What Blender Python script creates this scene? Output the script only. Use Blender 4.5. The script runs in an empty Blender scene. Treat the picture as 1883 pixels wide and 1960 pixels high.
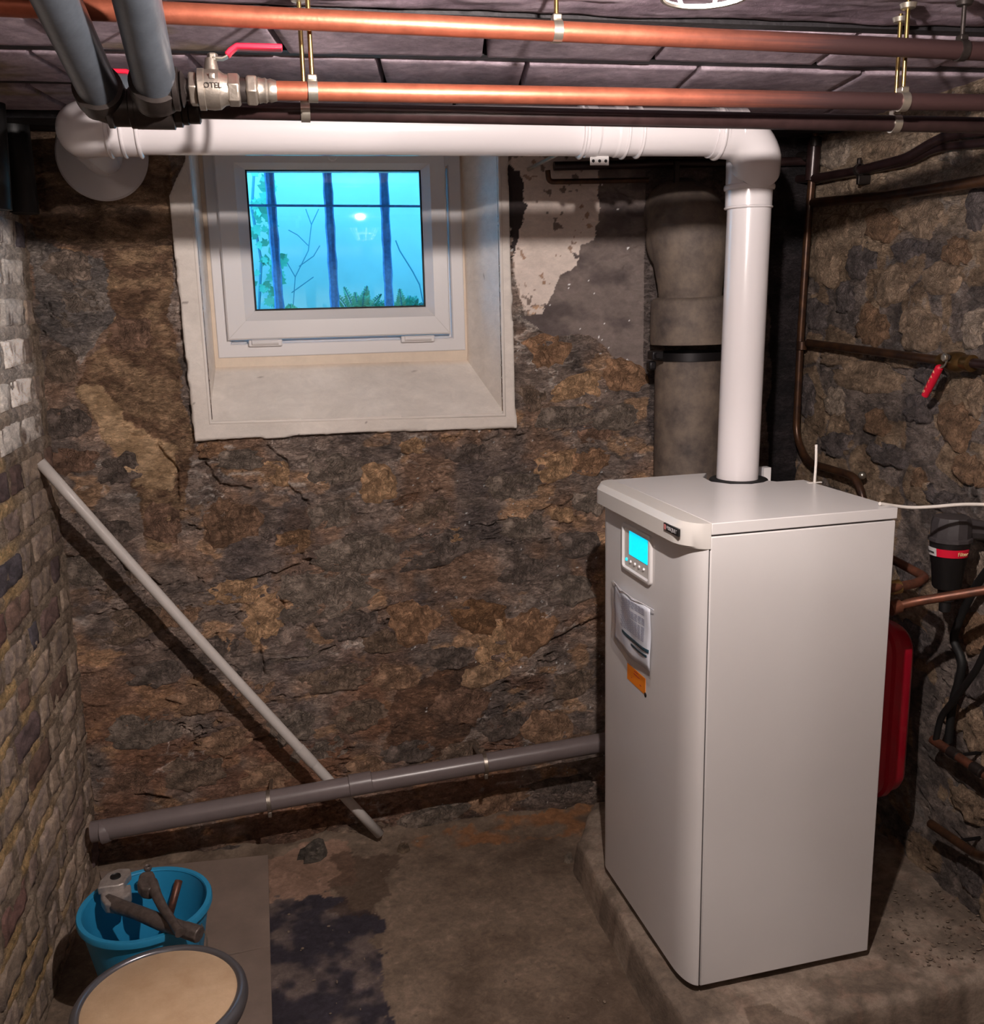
import bpy, math, random
import numpy as np
from mathutils import Vector, Matrix, noise as mnoise
random.seed(7)
rng = np.random.RandomState(11)
scene = bpy.context.scene

# ------------------------------------------------------------------ camera
W_PX, H_PX, FOC, CAMH = 1883, 1960, 1852.37, 1.8
A = np.array([[0.9801841, -0.1966616, -0.0237333],      # camera right
              [-0.0639690, -0.2008596, -0.9775292],     # camera down
              [0.1874754, 0.9596768, -0.2094596]])      # camera forward
C0 = np.array([0, 0, CAMH])
cam_d = bpy.data.cameras.new('camera')
cam_d.sensor_fit = 'HORIZONTAL'; cam_d.sensor_width = 36
cam_d.lens = FOC * 36 / W_PX
cam_d.clip_start = .02
cam = bpy.data.objects.new('camera', cam_d)
cam.matrix_world = Matrix(((A[0][0], -A[1][0], -A[2][0], 0), (A[0][1], -A[1][1], -A[2][1], 0),
                           (A[0][2], -A[1][2], -A[2][2], CAMH), (0, 0, 0, 1)))
scene.collection.objects.link(cam)
scene.camera = cam
# ------------------------------------------------------------------ sky, exposure
world = bpy.data.worlds.new('sky'); scene.world = world
world.use_nodes = True
world.node_tree.nodes['Background'].inputs[0].default_value = (.10, .50, 1.0, 1)
world.node_tree.nodes['Background'].inputs[1].default_value = 11
scene.view_settings.view_transform = 'Standard'
scene.view_settings.look = 'None'
scene.view_settings.gamma = 1
scene.view_settings.use_curve_mapping = False
scene.view_settings.exposure = 0
LAMP = Vector((.40, .98, 2.213))
LAMP_STRENGTH = 14500
FILL_STRENGTH = 34
scene.cycles.max_bounces = 8


def ray(x, y): return A.T @ np.array([(x - W_PX / 2) / FOC, (y - H_PX / 2) / FOC, 1])
def atz(x, y, z): d = ray(x, y); return C0 + d * (z - CAMH) / d[2]
def aty(x, y, Y): d = ray(x, y); return C0 + d * Y / d[1]
def atx(x, y, X): d = ray(x, y); return C0 + d * X / d[0]


# ------------------------------------------------------------------ noise
_T = rng.rand(256, 256)
def vn(x, y, s=0):
    x = np.asarray(x, float) + s * 17.31; y = np.asarray(y, float) + s * 9.77
    xi = np.floor(x).astype(int); yi = np.floor(y).astype(int)
    fx = x - xi; fy = y - yi
    fx = fx * fx * (3 - 2 * fx); fy = fy * fy * (3 - 2 * fy)
    a = _T[xi & 255, yi & 255]; b = _T[(xi + 1) & 255, yi & 255]
    c = _T[xi & 255, (yi + 1) & 255]; d = _T[(xi + 1) & 255, (yi + 1) & 255]
    return (a + (b - a) * fx) * (1 - fy) + (c + (d - c) * fx) * fy
def fbm(x, y, s=0, o=4):
    r = 0; a = .5; t = 0
    for i in range(o):
        r = r + a * vn(x * 2 ** i, y * 2 ** i, s + i); t += a; a *= .5
    return r / t
def ridge(x, y, s=0, o=3):
    r = 0; a = .5; t = 0
    for i in range(o):
        r = r + a * (1 - np.abs(2 * vn(x * 2 ** i, y * 2 ** i, s + i * 3) - 1)); t += a; a *= .5
    return r / t
def sstep(a, b, x):
    t = np.clip((x - a) / (b - a), 0, 1); return t * t * (3 - 2 * t)
def cells(x, y, s=0):
    """worley: F1, F2, random value of the nearest cell"""
    xi = np.floor(x).astype(int); yi = np.floor(y).astype(int)
    f1 = np.full(np.shape(x), 9.); f2 = np.full(np.shape(x), 9.); cid = np.zeros(np.shape(x))
    for i in (-1, 0, 1):
        for j in (-1, 0, 1):
            cx = xi + i; cy = yi + j
            px = cx + .15 + .7 * _T[(cx + s) & 255, cy & 255]; py = cy + .15 + .7 * _T[cx & 255, (cy + s + 77) & 255]
            d = np.hypot(px - x, py - y)
            nr = d < f1
            f2 = np.where(nr, f1, np.minimum(f2, d))
            cid = np.where(nr, _T[(cx + 31 + s) & 255, (cy + 5) & 255], cid)
            f1 = np.where(nr, d, f1)
    return f1, f2, cid
def inpoly(x, y, poly):
    r = np.zeros(np.shape(x), bool); n = len(poly); j = n - 1
    for i in range(n):
        xi, yi = poly[i]; xj, yj = poly[j]
        r ^= ((yi > y) != (yj > y)) & (x < (xj - xi) * (y - yi) / (yj - yi + 1e-12) + xi)
        j = i
    return r
def segd(x, y, pts):
    d = np.full(np.shape(x), 9.)
    for (x0, y0), (x1, y1) in zip(pts, pts[1:]):
        L = (x1 - x0) ** 2 + (y1 - y0) ** 2 + 1e-12
        t = np.clip(((x - x0) * (x1 - x0) + (y - y0) * (y1 - y0)) / L, 0, 1)
        d = np.minimum(d, np.hypot(x - x0 - t * (x1 - x0), y - y0 - t * (y1 - y0)))
    return d
def lin(*c):
    """sRGB 0-255 to linear"""
    c = np.array(c, float) / 255
    return np.where(c < .04045, c / 12.92, ((c + .055) / 1.055) ** 2.4)
def mixc(a, b, t): return a + (b - a) * t[..., None]


# ------------------------------------------------------------------ materials
def new_mat(name):
    m = bpy.data.materials.new(name); m.use_nodes = True
    return m, m.node_tree, m.node_tree.nodes['Principled BSDF']
def mat(name, col, rough=.5, metal=0., ns=20, na=0., bump=0., bs=60, emis=0., coat=0., col2=None, vor=False):
    m, nt, p = new_mat(name)
    c = tuple(lin(*col)) + (1,)
    p.inputs['Base Color'].default_value = c
    p.inputs['Roughness'].default_value = rough
    p.inputs['Metallic'].default_value = metal
    p.inputs['Coat Weight'].default_value = coat
    if emis:
        p.inputs['Emission Color'].default_value = c; p.inputs['Emission Strength'].default_value = emis
    tc = nt.nodes.new('ShaderNodeTexCoord')
    if na:
        n = nt.nodes.new('ShaderNodeTexNoise'); n.inputs['Scale'].default_value = ns; n.inputs['Detail'].default_value = 8
        n.inputs['Roughness'].default_value = .65
        r = nt.nodes.new('ShaderNodeValToRGB')
        r.color_ramp.elements[0].position = .32; r.color_ramp.elements[1].position = .68
        c2 = tuple(lin(*col2)) if col2 else tuple(np.clip(np.array(c[:3]) * (1 + na), 0, 1))
        r.color_ramp.elements[0].color = c if col2 else tuple(np.array(c[:3]) * (1 - na)) + (1,)
        r.color_ramp.elements[1].color = tuple(c2) + (1,)
        nt.links.new(tc.outputs['Object'], n.inputs['Vector'])
        nt.links.new(n.outputs['Fac'], r.inputs['Fac'])
        nt.links.new(r.outputs['Color'], p.inputs['Base Color'])
    if bump:
        n2 = nt.nodes.new('ShaderNodeTexNoise'); n2.inputs['Scale'].default_value = bs; n2.inputs['Detail'].default_value = 8
        b = nt.nodes.new('ShaderNodeBump'); b.inputs['Distance'].default_value = bump; b.inputs['Strength'].default_value = .9
        nt.links.new(tc.outputs['Object'], n2.inputs['Vector'])
        nt.links.new(n2.outputs['Fac'], b.inputs['Height'])
        nt.links.new(b.outputs['Normal'], p.inputs['Normal'])
    return m
def rock_mat(name, rough=.9, bump=.006, scale=38., fine=.3, spec=.3, obj_rand=0., crev=0.):
    """vertex attribute Col (true colours of stone, render, paint) with grain and relief"""
    m, nt, p = new_mat(name)
    p.inputs['Roughness'].default_value = rough
    p.inputs['Specular IOR Level'].default_value = spec
    at = nt.nodes.new('ShaderNodeAttribute'); at.attribute_name = 'Col'
    tc = nt.nodes.new('ShaderNodeTexCoord')
    mp = nt.nodes.new('ShaderNodeMapping'); mp.inputs['Scale'].default_value = (1, 1, 1.7)
    nt.links.new(tc.outputs['Object'], mp.inputs['Vector'])
    n = nt.nodes.new('ShaderNodeTexNoise'); n.inputs['Scale'].default_value = scale; n.inputs['Detail'].default_value = 10
    n.inputs['Roughness'].default_value = .72; n.inputs['Distortion'].default_value = .6
    nt.links.new(mp.outputs['Vector'], n.inputs['Vector'])
    r = nt.nodes.new('ShaderNodeMapRange')
    r.inputs['From Min'].default_value = .3; r.inputs['From Max'].default_value = .7
    r.inputs['To Min'].default_value = 1 - fine * 1.25; r.inputs['To Max'].default_value = 1 + fine * 1.5
    nt.links.new(n.outputs['Fac'], r.inputs['Value'])
    mu = nt.nodes.new('ShaderNodeMix'); mu.data_type = 'RGBA'; mu.blend_type = 'MULTIPLY'; mu.inputs['Factor'].default_value = 1
    nt.links.new(at.outputs['Color'], mu.inputs[6])
    # broad scuffs and fine flecks, independent of the relief
    nb_ = nt.nodes.new('ShaderNodeTexNoise'); nb_.inputs['Scale'].default_value = scale * .28; nb_.inputs['Detail'].default_value = 14
    nb_.inputs['Roughness'].default_value = .78; nb_.inputs['Distortion'].default_value = .4
    nt.links.new(mp.outputs['Vector'], nb_.inputs['Vector'])
    rb_ = nt.nodes.new('ShaderNodeMapRange'); rb_.inputs['From Min'].default_value = .34; rb_.inputs['From Max'].default_value = .66
    rb_.inputs['To Min'].default_value = 1 - fine * 1.1; rb_.inputs['To Max'].default_value = 1 + fine * 1.6
    nt.links.new(nb_.outputs['Fac'], rb_.inputs['Value'])
    mm_ = nt.nodes.new('ShaderNodeMath'); mm_.operation = 'MULTIPLY'
    nt.links.new(r.outputs['Result'], mm_.inputs[0]); nt.links.new(rb_.outputs['Result'], mm_.inputs[1])
    out = mm_.outputs[0]
    if obj_rand:
        oi = nt.nodes.new('ShaderNodeObjectInfo'); mm = nt.nodes.new('ShaderNodeMapRange')
        mm.inputs['To Min'].default_value = 1 - obj_rand; mm.inputs['To Max'].default_value = 1 + obj_rand
        nt.links.new(oi.outputs['Random'], mm.inputs['Value'])
        ml = nt.nodes.new('ShaderNodeMath'); ml.operation = 'MULTIPLY'
        nt.links.new(out, ml.inputs[0]); nt.links.new(mm.outputs['Result'], ml.inputs[1]); out = ml.outputs[0]
    nt.links.new(out, mu.inputs[7])
    nt.links.new(at.outputs['Alpha'], mu.inputs['Factor'])
    nt.links.new(mu.outputs[2], p.inputs['Base Color'])
    n2 = nt.nodes.new('ShaderNodeTexNoise'); n2.inputs['Scale'].default_value = scale * 1.6; n2.inputs['Detail'].default_value = 12
    n2.inputs['Roughness'].default_value = .75; n2.inputs['Distortion'].default_value = .8
    nt.links.new(mp.outputs['Vector'], n2.inputs['Vector'])
    b = nt.nodes.new('ShaderNodeBump'); b.inputs['Distance'].default_value = bump; b.inputs['Strength'].default_value = 1
    nt.links.new(at.outputs['Alpha'], b.inputs['Strength'])
    last = n2.outputs['Fac']
    if crev:
        mp2 = nt.nodes.new('ShaderNodeMapping'); mp2.inputs['Scale'].default_value = (1, 1, 2.3)
        nt.links.new(tc.outputs['Object'], mp2.inputs['Vector'])
        for sc_, wd, am in ((scale * .42, .028, 1.6), (scale * 1.1, .035, .8)):
            n3 = nt.nodes.new('ShaderNodeTexNoise'); n3.inputs['Scale'].default_value = sc_; n3.inputs['Detail'].default_value = 5
            n3.inputs['Roughness'].default_value = .6; n3.inputs['Distortion'].default_value = 1.2
            nt.links.new(mp2.outputs['Vector'], n3.inputs['Vector'])
            su = nt.nodes.new('ShaderNodeMath'); su.operation = 'SUBTRACT'; su.inputs[1].default_value = .47
            ab = nt.nodes.new('ShaderNodeMath'); ab.operation = 'ABSOLUTE'
            mr = nt.nodes.new('ShaderNodeMapRange'); mr.interpolation_type = 'SMOOTHSTEP'
            mr.inputs['From Max'].default_value = wd; mr.inputs['To Min'].default_value = -am * crev; mr.inputs['To Max'].default_value = 0
            a1 = nt.nodes.new('ShaderNodeMath'); a1.operation = 'ADD'
            nt.links.new(n3.outputs['Fac'], su.inputs[0]); nt.links.new(su.outputs[0], ab.inputs[0]); nt.links.new(ab.outputs[0], mr.inputs['Value'])
            nt.links.new(mr.outputs['Result'], a1.inputs[0]); nt.links.new(last, a1.inputs[1]); last = a1.outputs[0]
    nt.links.new(last, b.inputs['Height'])
    nt.links.new(b.outputs['Normal'], p.inputs['Normal'])
    return m

M = {}
M['rock'] = rock_mat('rubble_masonry', bump=.013, fine=.36, crev=.35)
M['brick'] = rock_mat('old_brick', bump=.003, scale=60, fine=.3, obj_rand=.3)
M['plaster'] = rock_mat('painted_plaster', rough=.7, bump=.0022, scale=16, fine=.06, spec=.4)
M['floor'] = rock_mat('rough_concrete', rough=.75, bump=.003, scale=50, fine=.22)
M['ceil'] = rock_mat('sooty_blockwork', rough=.8, bump=.004, scale=25, fine=.25)
M['white_enamel'] = mat('white_enamel', (206, 203, 203), .27, ns=3, na=.02)
M['white_gloss'] = mat('white_gloss_tube', (204, 199, 201), .2, coat=.4)
M['upvc'] = mat('white_window_plastic', (222, 219, 220), .32)
M['sealant'] = mat('cream_sealant', (228, 212, 194), .6, ns=20, na=.06)
M['grey_plastic'] = mat('warm_grey_plastic', (196, 192, 188), .35)
M['black'] = mat('black_plastic', (18, 17, 18), .5, ns=30, na=.2)
M['black_rubber'] = mat('black_rubber', (12, 12, 13), .65)
M['charcoal'] = mat('charcoal_plastic', (58, 54, 56), .5, ns=30, na=.15)
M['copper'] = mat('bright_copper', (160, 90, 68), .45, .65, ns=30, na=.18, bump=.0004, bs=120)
def paint_falloff(m, x0, x1, dark):
    """light falloff painted into the base colour, browner towards the right end"""
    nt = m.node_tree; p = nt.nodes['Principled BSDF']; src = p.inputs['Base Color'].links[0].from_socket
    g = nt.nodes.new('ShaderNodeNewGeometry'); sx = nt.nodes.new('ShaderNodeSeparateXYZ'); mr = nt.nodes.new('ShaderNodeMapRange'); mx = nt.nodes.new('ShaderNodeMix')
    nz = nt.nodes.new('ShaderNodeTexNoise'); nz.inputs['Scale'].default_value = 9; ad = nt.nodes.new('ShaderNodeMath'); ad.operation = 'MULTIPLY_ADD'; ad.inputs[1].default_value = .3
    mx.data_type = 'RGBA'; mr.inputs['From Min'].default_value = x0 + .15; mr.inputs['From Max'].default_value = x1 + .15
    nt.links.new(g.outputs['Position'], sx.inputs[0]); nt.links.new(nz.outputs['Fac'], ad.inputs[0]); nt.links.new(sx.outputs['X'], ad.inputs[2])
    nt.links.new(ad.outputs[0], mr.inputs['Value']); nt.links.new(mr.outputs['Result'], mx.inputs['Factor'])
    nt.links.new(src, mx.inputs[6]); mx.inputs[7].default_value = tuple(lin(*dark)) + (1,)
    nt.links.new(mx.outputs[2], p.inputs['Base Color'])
paint_falloff(M['copper'], .60, 1.0, (80, 58, 58))  # dark right end of the pipes is painted shade away from the lamp
M['copper_old'] = mat('tarnished_copper', (70, 48, 40), .45, .5, ns=25, na=.4, col2=(128, 78, 58))
M['dark_pipe'] = mat('dark_brown_paint', (44, 30, 30), .3, .2, ns=30, na=.3)
M['dark_copper'] = mat('darkened_copper', (50, 36, 33), .35, .5, ns=18, na=.4, col2=(96, 66, 45))
M['steel_pipe'] = mat('grey_painted_steel', (84, 90, 98), .36, .4, ns=25, na=.15, bump=.0005)
M['steel'] = mat('zinc_steel', (190, 184, 172), .3, .9, ns=40, na=.15)
M['brass'] = mat('yellow_brass', (206, 182, 120), .25, 1., ns=40, na=.1)
M['nickel'] = mat('nickel_plated_brass', (165, 156, 146), .4, .9, ns=45, na=.15, bump=.0006, bs=150)
M['nickel_dark'] = mat('dull_black_fitting', (52, 46, 44), .4, .6, ns=45, na=.3)
M['rusty'] = mat('dark_forged_iron', (98, 88, 84), .42, .4, ns=50, na=.35, bump=.0015, bs=90)
M['chrome'] = mat('worn_chrome', (158, 150, 146), .38, .45, ns=50, na=.25, bump=.0008)
M['red'] = mat('red_grip', (205, 22, 52), .4)
M['pink'] = mat('faded_pink_print', (196, 120, 118), .5)
M['vessel'] = mat('red_lacquer', (178, 18, 44), .3, coat=.3)
M['drain'] = mat('grey_pvc', (112, 102, 102), .3, ns=12, na=.08)
M['conduit'] = mat('pale_grey_pvc', (196, 190, 186), .4, ns=14, na=.06)
M['bucket'] = mat('blue_plastic', (40, 138, 184), .4, ns=10, na=.04)
M['cable'] = mat('white_cable', (216, 210, 204), .4)
M['screen'] = mat('backlit_screen', (0, 214, 255), .4, emis=1.0)
M['orange'] = mat('orange_paper', (232, 128, 14), .6, ns=60, na=.05)
M['paper'] = mat('white_paper', (226, 230, 240), .6)
M['ink'] = mat('printed_ink', (110, 118, 150), .7)
M['teal'] = mat('dark_teal_print', (28, 66, 82), .5)
M['duct'] = mat('sooty_fibre_cement', (74, 65, 62), .7, ns=14, na=.35, col2=(122, 108, 96), bump=.002, bs=40)
M['old_brass'] = mat('dull_old_brass', (112, 86, 52), .35, .8, ns=30, na=.35)
M['strap'] = mat('black_iron_strap', (36, 34, 36), .45, .6)
M['seat'] = mat('tan_laminate', (184, 154, 122), .55, ns=14, na=.1, col2=(204, 176, 144), bump=.0008, bs=80)
M['rim'] = mat('grey_metal_rim', (118, 118, 124), .28, .7)
M['board'] = mat('dusty_fibreboard', (128, 112, 102), .8, ns=7, na=.14, bump=.0012, bs=90)
M['leaf'] = mat('ivy_leaf', (84, 168, 132), .6, ns=9, na=.35)
M['bar'] = mat('blue_painted_bar', (70, 126, 180), .6, ns=60, na=.3, bump=.003)
M['twig'] = mat('bare_twig', (60, 120, 130), .8)
M['outwall'] = mat('pale_outside_render', (156, 178, 166), .9, ns=5, na=.07)
M['sill_soil'] = mat('outside_soil', (70, 100, 70), .9, ns=20, na=.4)
M['text_dark'] = mat('dark_lettering', (30, 28, 30), .6)
M['text_pale'] = mat('pale_lettering', (150, 148, 150), .5)
M['text_yellow'] = mat('cream_lettering', (236, 214, 160), .5)
M['timber'] = mat('blackened_timber', (44, 38, 38), .85, ns=20, na=.4, bump=.006, bs=30)
M['beam'] = mat('blackened_iron', (38, 35, 38), .6, .3, ns=30, na=.3, bump=.003)
M['bulb'] = mat('glowing_bulb', (255, 238, 222), .5)
p_ = M['bulb'].node_tree.nodes['Principled BSDF']
p_.inputs['Emission Color'].default_value = (1, .89, .835, 1); p_.inputs['Emission Strength'].default_value = LAMP_STRENGTH
M['cage'] = mat('white_wire', (225, 220, 214), .4)
# glass and clear film: thin sheets that let light straight through
def clear(name, tint, refl, rough=.02):
    m, nt, p = new_mat(name); nt.nodes.remove(p)
    o = nt.nodes['Material Output']; t = nt.nodes.new('ShaderNodeBsdfTransparent'); g = nt.nodes.new('ShaderNodeBsdfGlossy')
    t.inputs[0].default_value = tint; g.inputs['Roughness'].default_value = rough
    mx = nt.nodes.new('ShaderNodeMixShader'); lw = nt.nodes.new('ShaderNodeLayerWeight'); lw.inputs[0].default_value = .5
    pw_ = nt.nodes.new('ShaderNodeMath'); pw_.operation = 'POWER'; pw_.inputs[1].default_value = 4
    ad = nt.nodes.new('ShaderNodeMath'); ad.operation = 'ADD'; ad.inputs[1].default_value = refl
    nt.links.new(lw.outputs['Facing'], pw_.inputs[0]); nt.links.new(pw_.outputs[0], ad.inputs[0]); nt.links.new(ad.outputs[0], mx.inputs[0])
    nt.links.new(t.outputs[0], mx.inputs[1]); nt.links.new(g.outputs[0], mx.inputs[2]); nt.links.new(mx.outputs[0], o.inputs[0])
    return m
M['glass'] = clear('window_glass', (.95, .97, .97, 1), .04)
M['film'] = clear('clear_plastic_film', (.98, .98, .99, 1), .02, .10)


# ------------------------------------------------------------------ mesh tools
def link(o, parent=None):
    scene.collection.objects.link(o)
    if parent is not None: o.parent = parent
    return o
def tag(o, label=None, cat=None, group=None, kind=None):
    if label: o['label'] = label
    if cat: o['category'] = cat
    if group: o['group'] = group
    if kind: o['kind'] = kind
    return o
def empty(name, loc=(0, 0, 0), rz=0, **k):
    o = bpy.data.objects.new(name, None); o.location = tuple(float(v) for v in loc); o.rotation_euler = (0, 0, rz); o.empty_display_size = .05
    link(o); return tag(o, **k)
def rootloc(p):
    l = Vector((0, 0, 0))
    while p is not None: l += p.location; p = p.parent
    return l
def frames(pts):
    pts = [Vector(tuple(map(float, p))) for p in pts]; T = []
    for i in range(len(pts)):
        a = pts[max(i - 1, 0)]; b = pts[min(i + 1, len(pts) - 1)]; T.append((b - a).normalized())
    n = T[0].orthogonal().normalized(); out = []
    for i, t in enumerate(T):
        n = (n - t * n.dot(t)).normalized(); out.append((pts[i], t, n, t.cross(n)))
    return out
def fillet(pts, r, n=6):
    pts = [Vector(tuple(map(float, p))) for p in pts]; out = [pts[0]]
    for a, b, c in zip(pts, pts[1:], pts[2:]):
        d1 = (a - b); d2 = (c - b); rr = min(r, d1.length * .45, d2.length * .45)
        p1 = b + d1.normalized() * rr; p2 = b + d2.normalized() * rr
        for i in range(n + 1):
            t = i / n; out.append(p1 * (1 - t) ** 2 + b * 2 * t * (1 - t) + p2 * t * t)
    out.append(pts[-1]); return out
class MB:
    def __init__(s): s.V = []; s.F = []
    def add(s, vs, fs):
        b = len(s.V); s.V += [tuple(map(float, v)) for v in vs]; s.F += [tuple(i + b for i in f) for f in fs]; return s
    def tube(s, pts, r, n=16, caps=True, sx=1., sy=1.):
        fr = frames(pts); R = r if hasattr(r, '__len__') else [r] * len(fr); vs = []; fs = []
        for (p, t, a, b), q in zip(fr, R):
            for k in range(n):
                g = 2 * math.pi * k / n; vs.append(p + a * (math.cos(g) * q * sx) + b * (math.sin(g) * q * sy))
        for i in range(len(fr) - 1):
            for k in range(n):
                k2 = (k + 1) % n; fs.append((i * n + k, i * n + k2, (i + 1) * n + k2, (i + 1) * n + k))
        if caps: fs.append(tuple(range(n))[::-1]); fs.append(tuple(range((len(fr) - 1) * n, len(fr) * n)))
        return s.add(vs, fs)
    def lathe(s, prof, o, ax=(0, 0, 1), n=32, caps=True, ph=0.):
        ax = Vector(tuple(map(float, ax))).normalized(); o = Vector(tuple(map(float, o)))
        a = ax.orthogonal().normalized(); b = ax.cross(a); vs = []; fs = []
        for r, h in prof:
            for k in range(n):
                g = 2 * math.pi * k / n + ph; vs.append(o + ax * h + a * (math.cos(g) * r) + b * (math.sin(g) * r))
        m = len(prof)
        for i in range(m - 1):
            for k in range(n):
                k2 = (k + 1) % n; fs.append((i * n + k, i * n + k2, (i + 1) * n + k2, (i + 1) * n + k))
        if caps: fs.append(tuple(range(n))[::-1]); fs.append(tuple(range((m - 1) * n, m * n)))
        return s.add(vs, fs)
    def box(s, lo, hi):
        (x0, y0, z0), (x1, y1, z1) = lo, hi
        return s.add([(x0, y0, z0), (x1, y0, z0), (x1, y1, z0), (x0, y1, z0), (x0, y0, z1), (x1, y0, z1), (x1, y1, z1), (x0, y1, z1)],
                     [(0, 3, 2, 1), (4, 5, 6, 7), (0, 1, 5, 4), (1, 2, 6, 5), (2, 3, 7, 6), (3, 0, 4, 7)])
    def prism(s, poly, z0, z1):
        n = len(poly); vs = [(x, y, z0) for x, y in poly] + [(x, y, z1) for x, y in poly]
        return s.add(vs, [tuple(range(n))[::-1], tuple(range(n, 2 * n))] + [(i, (i + 1) % n, (i + 1) % n + n, i + n) for i in range(n)])
    def slab(s, quad, d):
        """quad of 3-D points extruded by vector d"""
        q = [Vector(tuple(map(float, p))) for p in quad]; d = Vector(tuple(map(float, d))); n = len(q)
        return s.add(q + [p + d for p in q], [tuple(range(n))[::-1], tuple(range(n, 2 * n))] + [(i, (i + 1) % n, (i + 1) % n + n, i + n) for i in range(n)])
    def ballast(s, c, r, n=12, m=8, sc=(1, 1, 1)):
        vs = []; fs = []
        for i in range(m + 1):
            th = math.pi * i / m
            for k in range(n):
                g = 2 * math.pi * k / n
                vs.append((c[0] + r * sc[0] * math.sin(th) * math.cos(g), c[1] + r * sc[1] * math.sin(th) * math.sin(g), c[2] + r * sc[2] * math.cos(th)))
        for i in range(m):
            for k in range(n): fs.append((i * n + k, (i + 1) * n + k, (i + 1) * n + (k + 1) % n, i * n + (k + 1) % n))
        return s.add(vs, fs)
    def build(s, name, m, parent=None, bevel=0, local=False, ang=40, seg=2):
        off = Vector((0, 0, 0)) if local else rootloc(parent)
        me = bpy.data.meshes.new(name)
        me.from_pydata([(v[0] - off.x, v[1] - off.y, v[2] - off.z) for v in s.V], [], s.F); me.validate()
        import bmesh
        bm = bmesh.new(); bm.from_mesh(me); bmesh.ops.recalc_face_normals(bm, faces=bm.faces); bm.to_mesh(me); bm.free()
        me.materials.append(M[m] if isinstance(m, str) else m)
        me.shade_smooth(); me.set_sharp_from_angle(angle=math.radians(ang))
        o = bpy.data.objects.new(name, me); link(o, parent)
        if bevel:
            b = o.modifiers.new('bevel', 'BEVEL'); b.width = bevel; b.segments = seg; b.limit_method = 'ANGLE'; b.harden_normals = False
        return o
def surf(name, P, col, m, parent=None, keep=None, flip=False, rgh=None):
    """grid surface P (n, m, 3) with colours; keep = boolean mask of the quads"""
    n, k = P.shape[:2]; idx = np.arange(n * k).reshape(n, k)
    q = np.stack([idx[:-1, :-1], idx[1:, :-1], idx[1:, 1:], idx[:-1, 1:]], -1)
    if flip: q = q[..., ::-1]
    q = q.reshape(-1, 4) if keep is None else q[keep]
    me = bpy.data.meshes.new(name); me.vertices.add(n * k)
    off = rootloc(parent)
    me.vertices.foreach_set('co', (P - np.array([off.x, off.y, off.z])).reshape(-1).astype(np.float32))
    me.loops.add(q.size); me.loops.foreach_set('vertex_index', q.reshape(-1).astype(np.int32))
    me.polygons.add(len(q)); me.polygons.foreach_set('loop_start', (np.arange(len(q)) * 4).astype(np.int32))
    me.update(calc_edges=True); me.shade_smooth()
    ca = me.color_attributes.new('Col', 'FLOAT_COLOR', 'POINT')
    al = np.ones(col.shape[:2] + (1,)) if rgh is None else rgh[..., None]
    ca.data.foreach_set('color', np.concatenate([np.clip(col, 0, 1), al], -1).reshape(-1).astype(np.float32))
    me.materials.append(M[m]); o = bpy.data.objects.new(name, me); return link(o, parent)
def vcol(me, col):
    ca = me.color_attributes.new('Col', 'FLOAT_COLOR', 'POINT'); n = len(me.vertices)
    ca.data.foreach_set('color', np.concatenate([np.clip(col, 0, 1), np.ones((n, 1))], -1).reshape(-1).astype(np.float32))
def text(body, name, m, origin, right, up, size, parent=None, depth=.0006):
    cu = bpy.data.curves.new(name, 'FONT'); cu.body = body; cu.size = size; cu.extrude = depth; cu.align_x = 'CENTER'; cu.align_y = 'CENTER'
    t = bpy.data.objects.new(name, cu); link(t)
    bpy.context.view_layer.update()
    me = bpy.data.meshes.new_from_object(t.evaluated_get(bpy.context.evaluated_depsgraph_get()))
    bpy.data.objects.remove(t)
    r = Vector(tuple(map(float, right))).normalized(); u = Vector(tuple(map(float, up))); u = (u - r * u.dot(r)).normalized(); n = r.cross(u)
    o_ = Vector(tuple(map(float, origin))) - rootloc(parent)
    me.transform(Matrix((( r.x, u.x, n.x, o_.x), (r.y, u.y, n.y, o_.y), (r.z, u.z, n.z, o_.z), (0, 0, 0, 1))))
    me.materials.clear(); me.materials.append(M[m]); me.name = name
    return link(bpy.data.objects.new(name, me), parent)


# ================================================================== BACK WALL
YW, XL, XR, ZC = 3.15, -.756, 1.74, 2.33
def pw(*pts): return [tuple(aty(x, y, YW)[[0, 2]]) for x, y in pts]
embL = aty(403, 808, 3.138); embR = aty(965, 793, 3.138)     # front corners of the window splay
cracks = [pw((515, 858), (548, 890), (542, 925), (585, 960), (600, 1000), (577, 1045), (575, 1075), (620, 1082)),
          pw((385, 880), (420, 930), (480, 935)), pw((545, 1110), (540, 1150), (545, 1200)), pw((600, 1075), (530, 1100), (470, 1112)),
          pw((520, 1265), (590, 1262), (640, 1240)), pw((60, 1260), (130, 1262)), pw((480, 1180), (500, 1260), (505, 1290)),
          pw((260, 1520), (320, 1530)), pw((395, 1440), (430, 1430), (520, 1410)), pw((1110, 880), (1170, 925)),
          pw((300, 1120), (250, 1100), (215, 1060)), pw((1160, 1180), (1080, 1215), (1000, 1250)), pw((300, 855), (335, 900), (340, 960))]
P_ochre = pw((195, 450), (330, 465), (336, 560), (320, 600), (345, 690), (350, 760), (368, 850), (350, 960), (330, 1060), (290, 1060), (270, 960), (210, 860), (150, 760), (165, 690), (215, 640), (185, 540))
P_top = pw((40, 240), (335, 260), (330, 470), (60, 460))
P_grey = pw((55, 470), (195, 480), (215, 620), (160, 690), (75, 640))
P_tan = pw((145, 740), (185, 735), (240, 800), (330, 860), (330, 950), (260, 930), (205, 860))
P_white = pw((930, 200), (1152, 300), (1140, 462), (1112, 468), (1105, 505), (1075, 530), (1058, 568), (1040, 600), (1008, 598), (992, 560), (975, 440), (960, 330))
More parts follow.
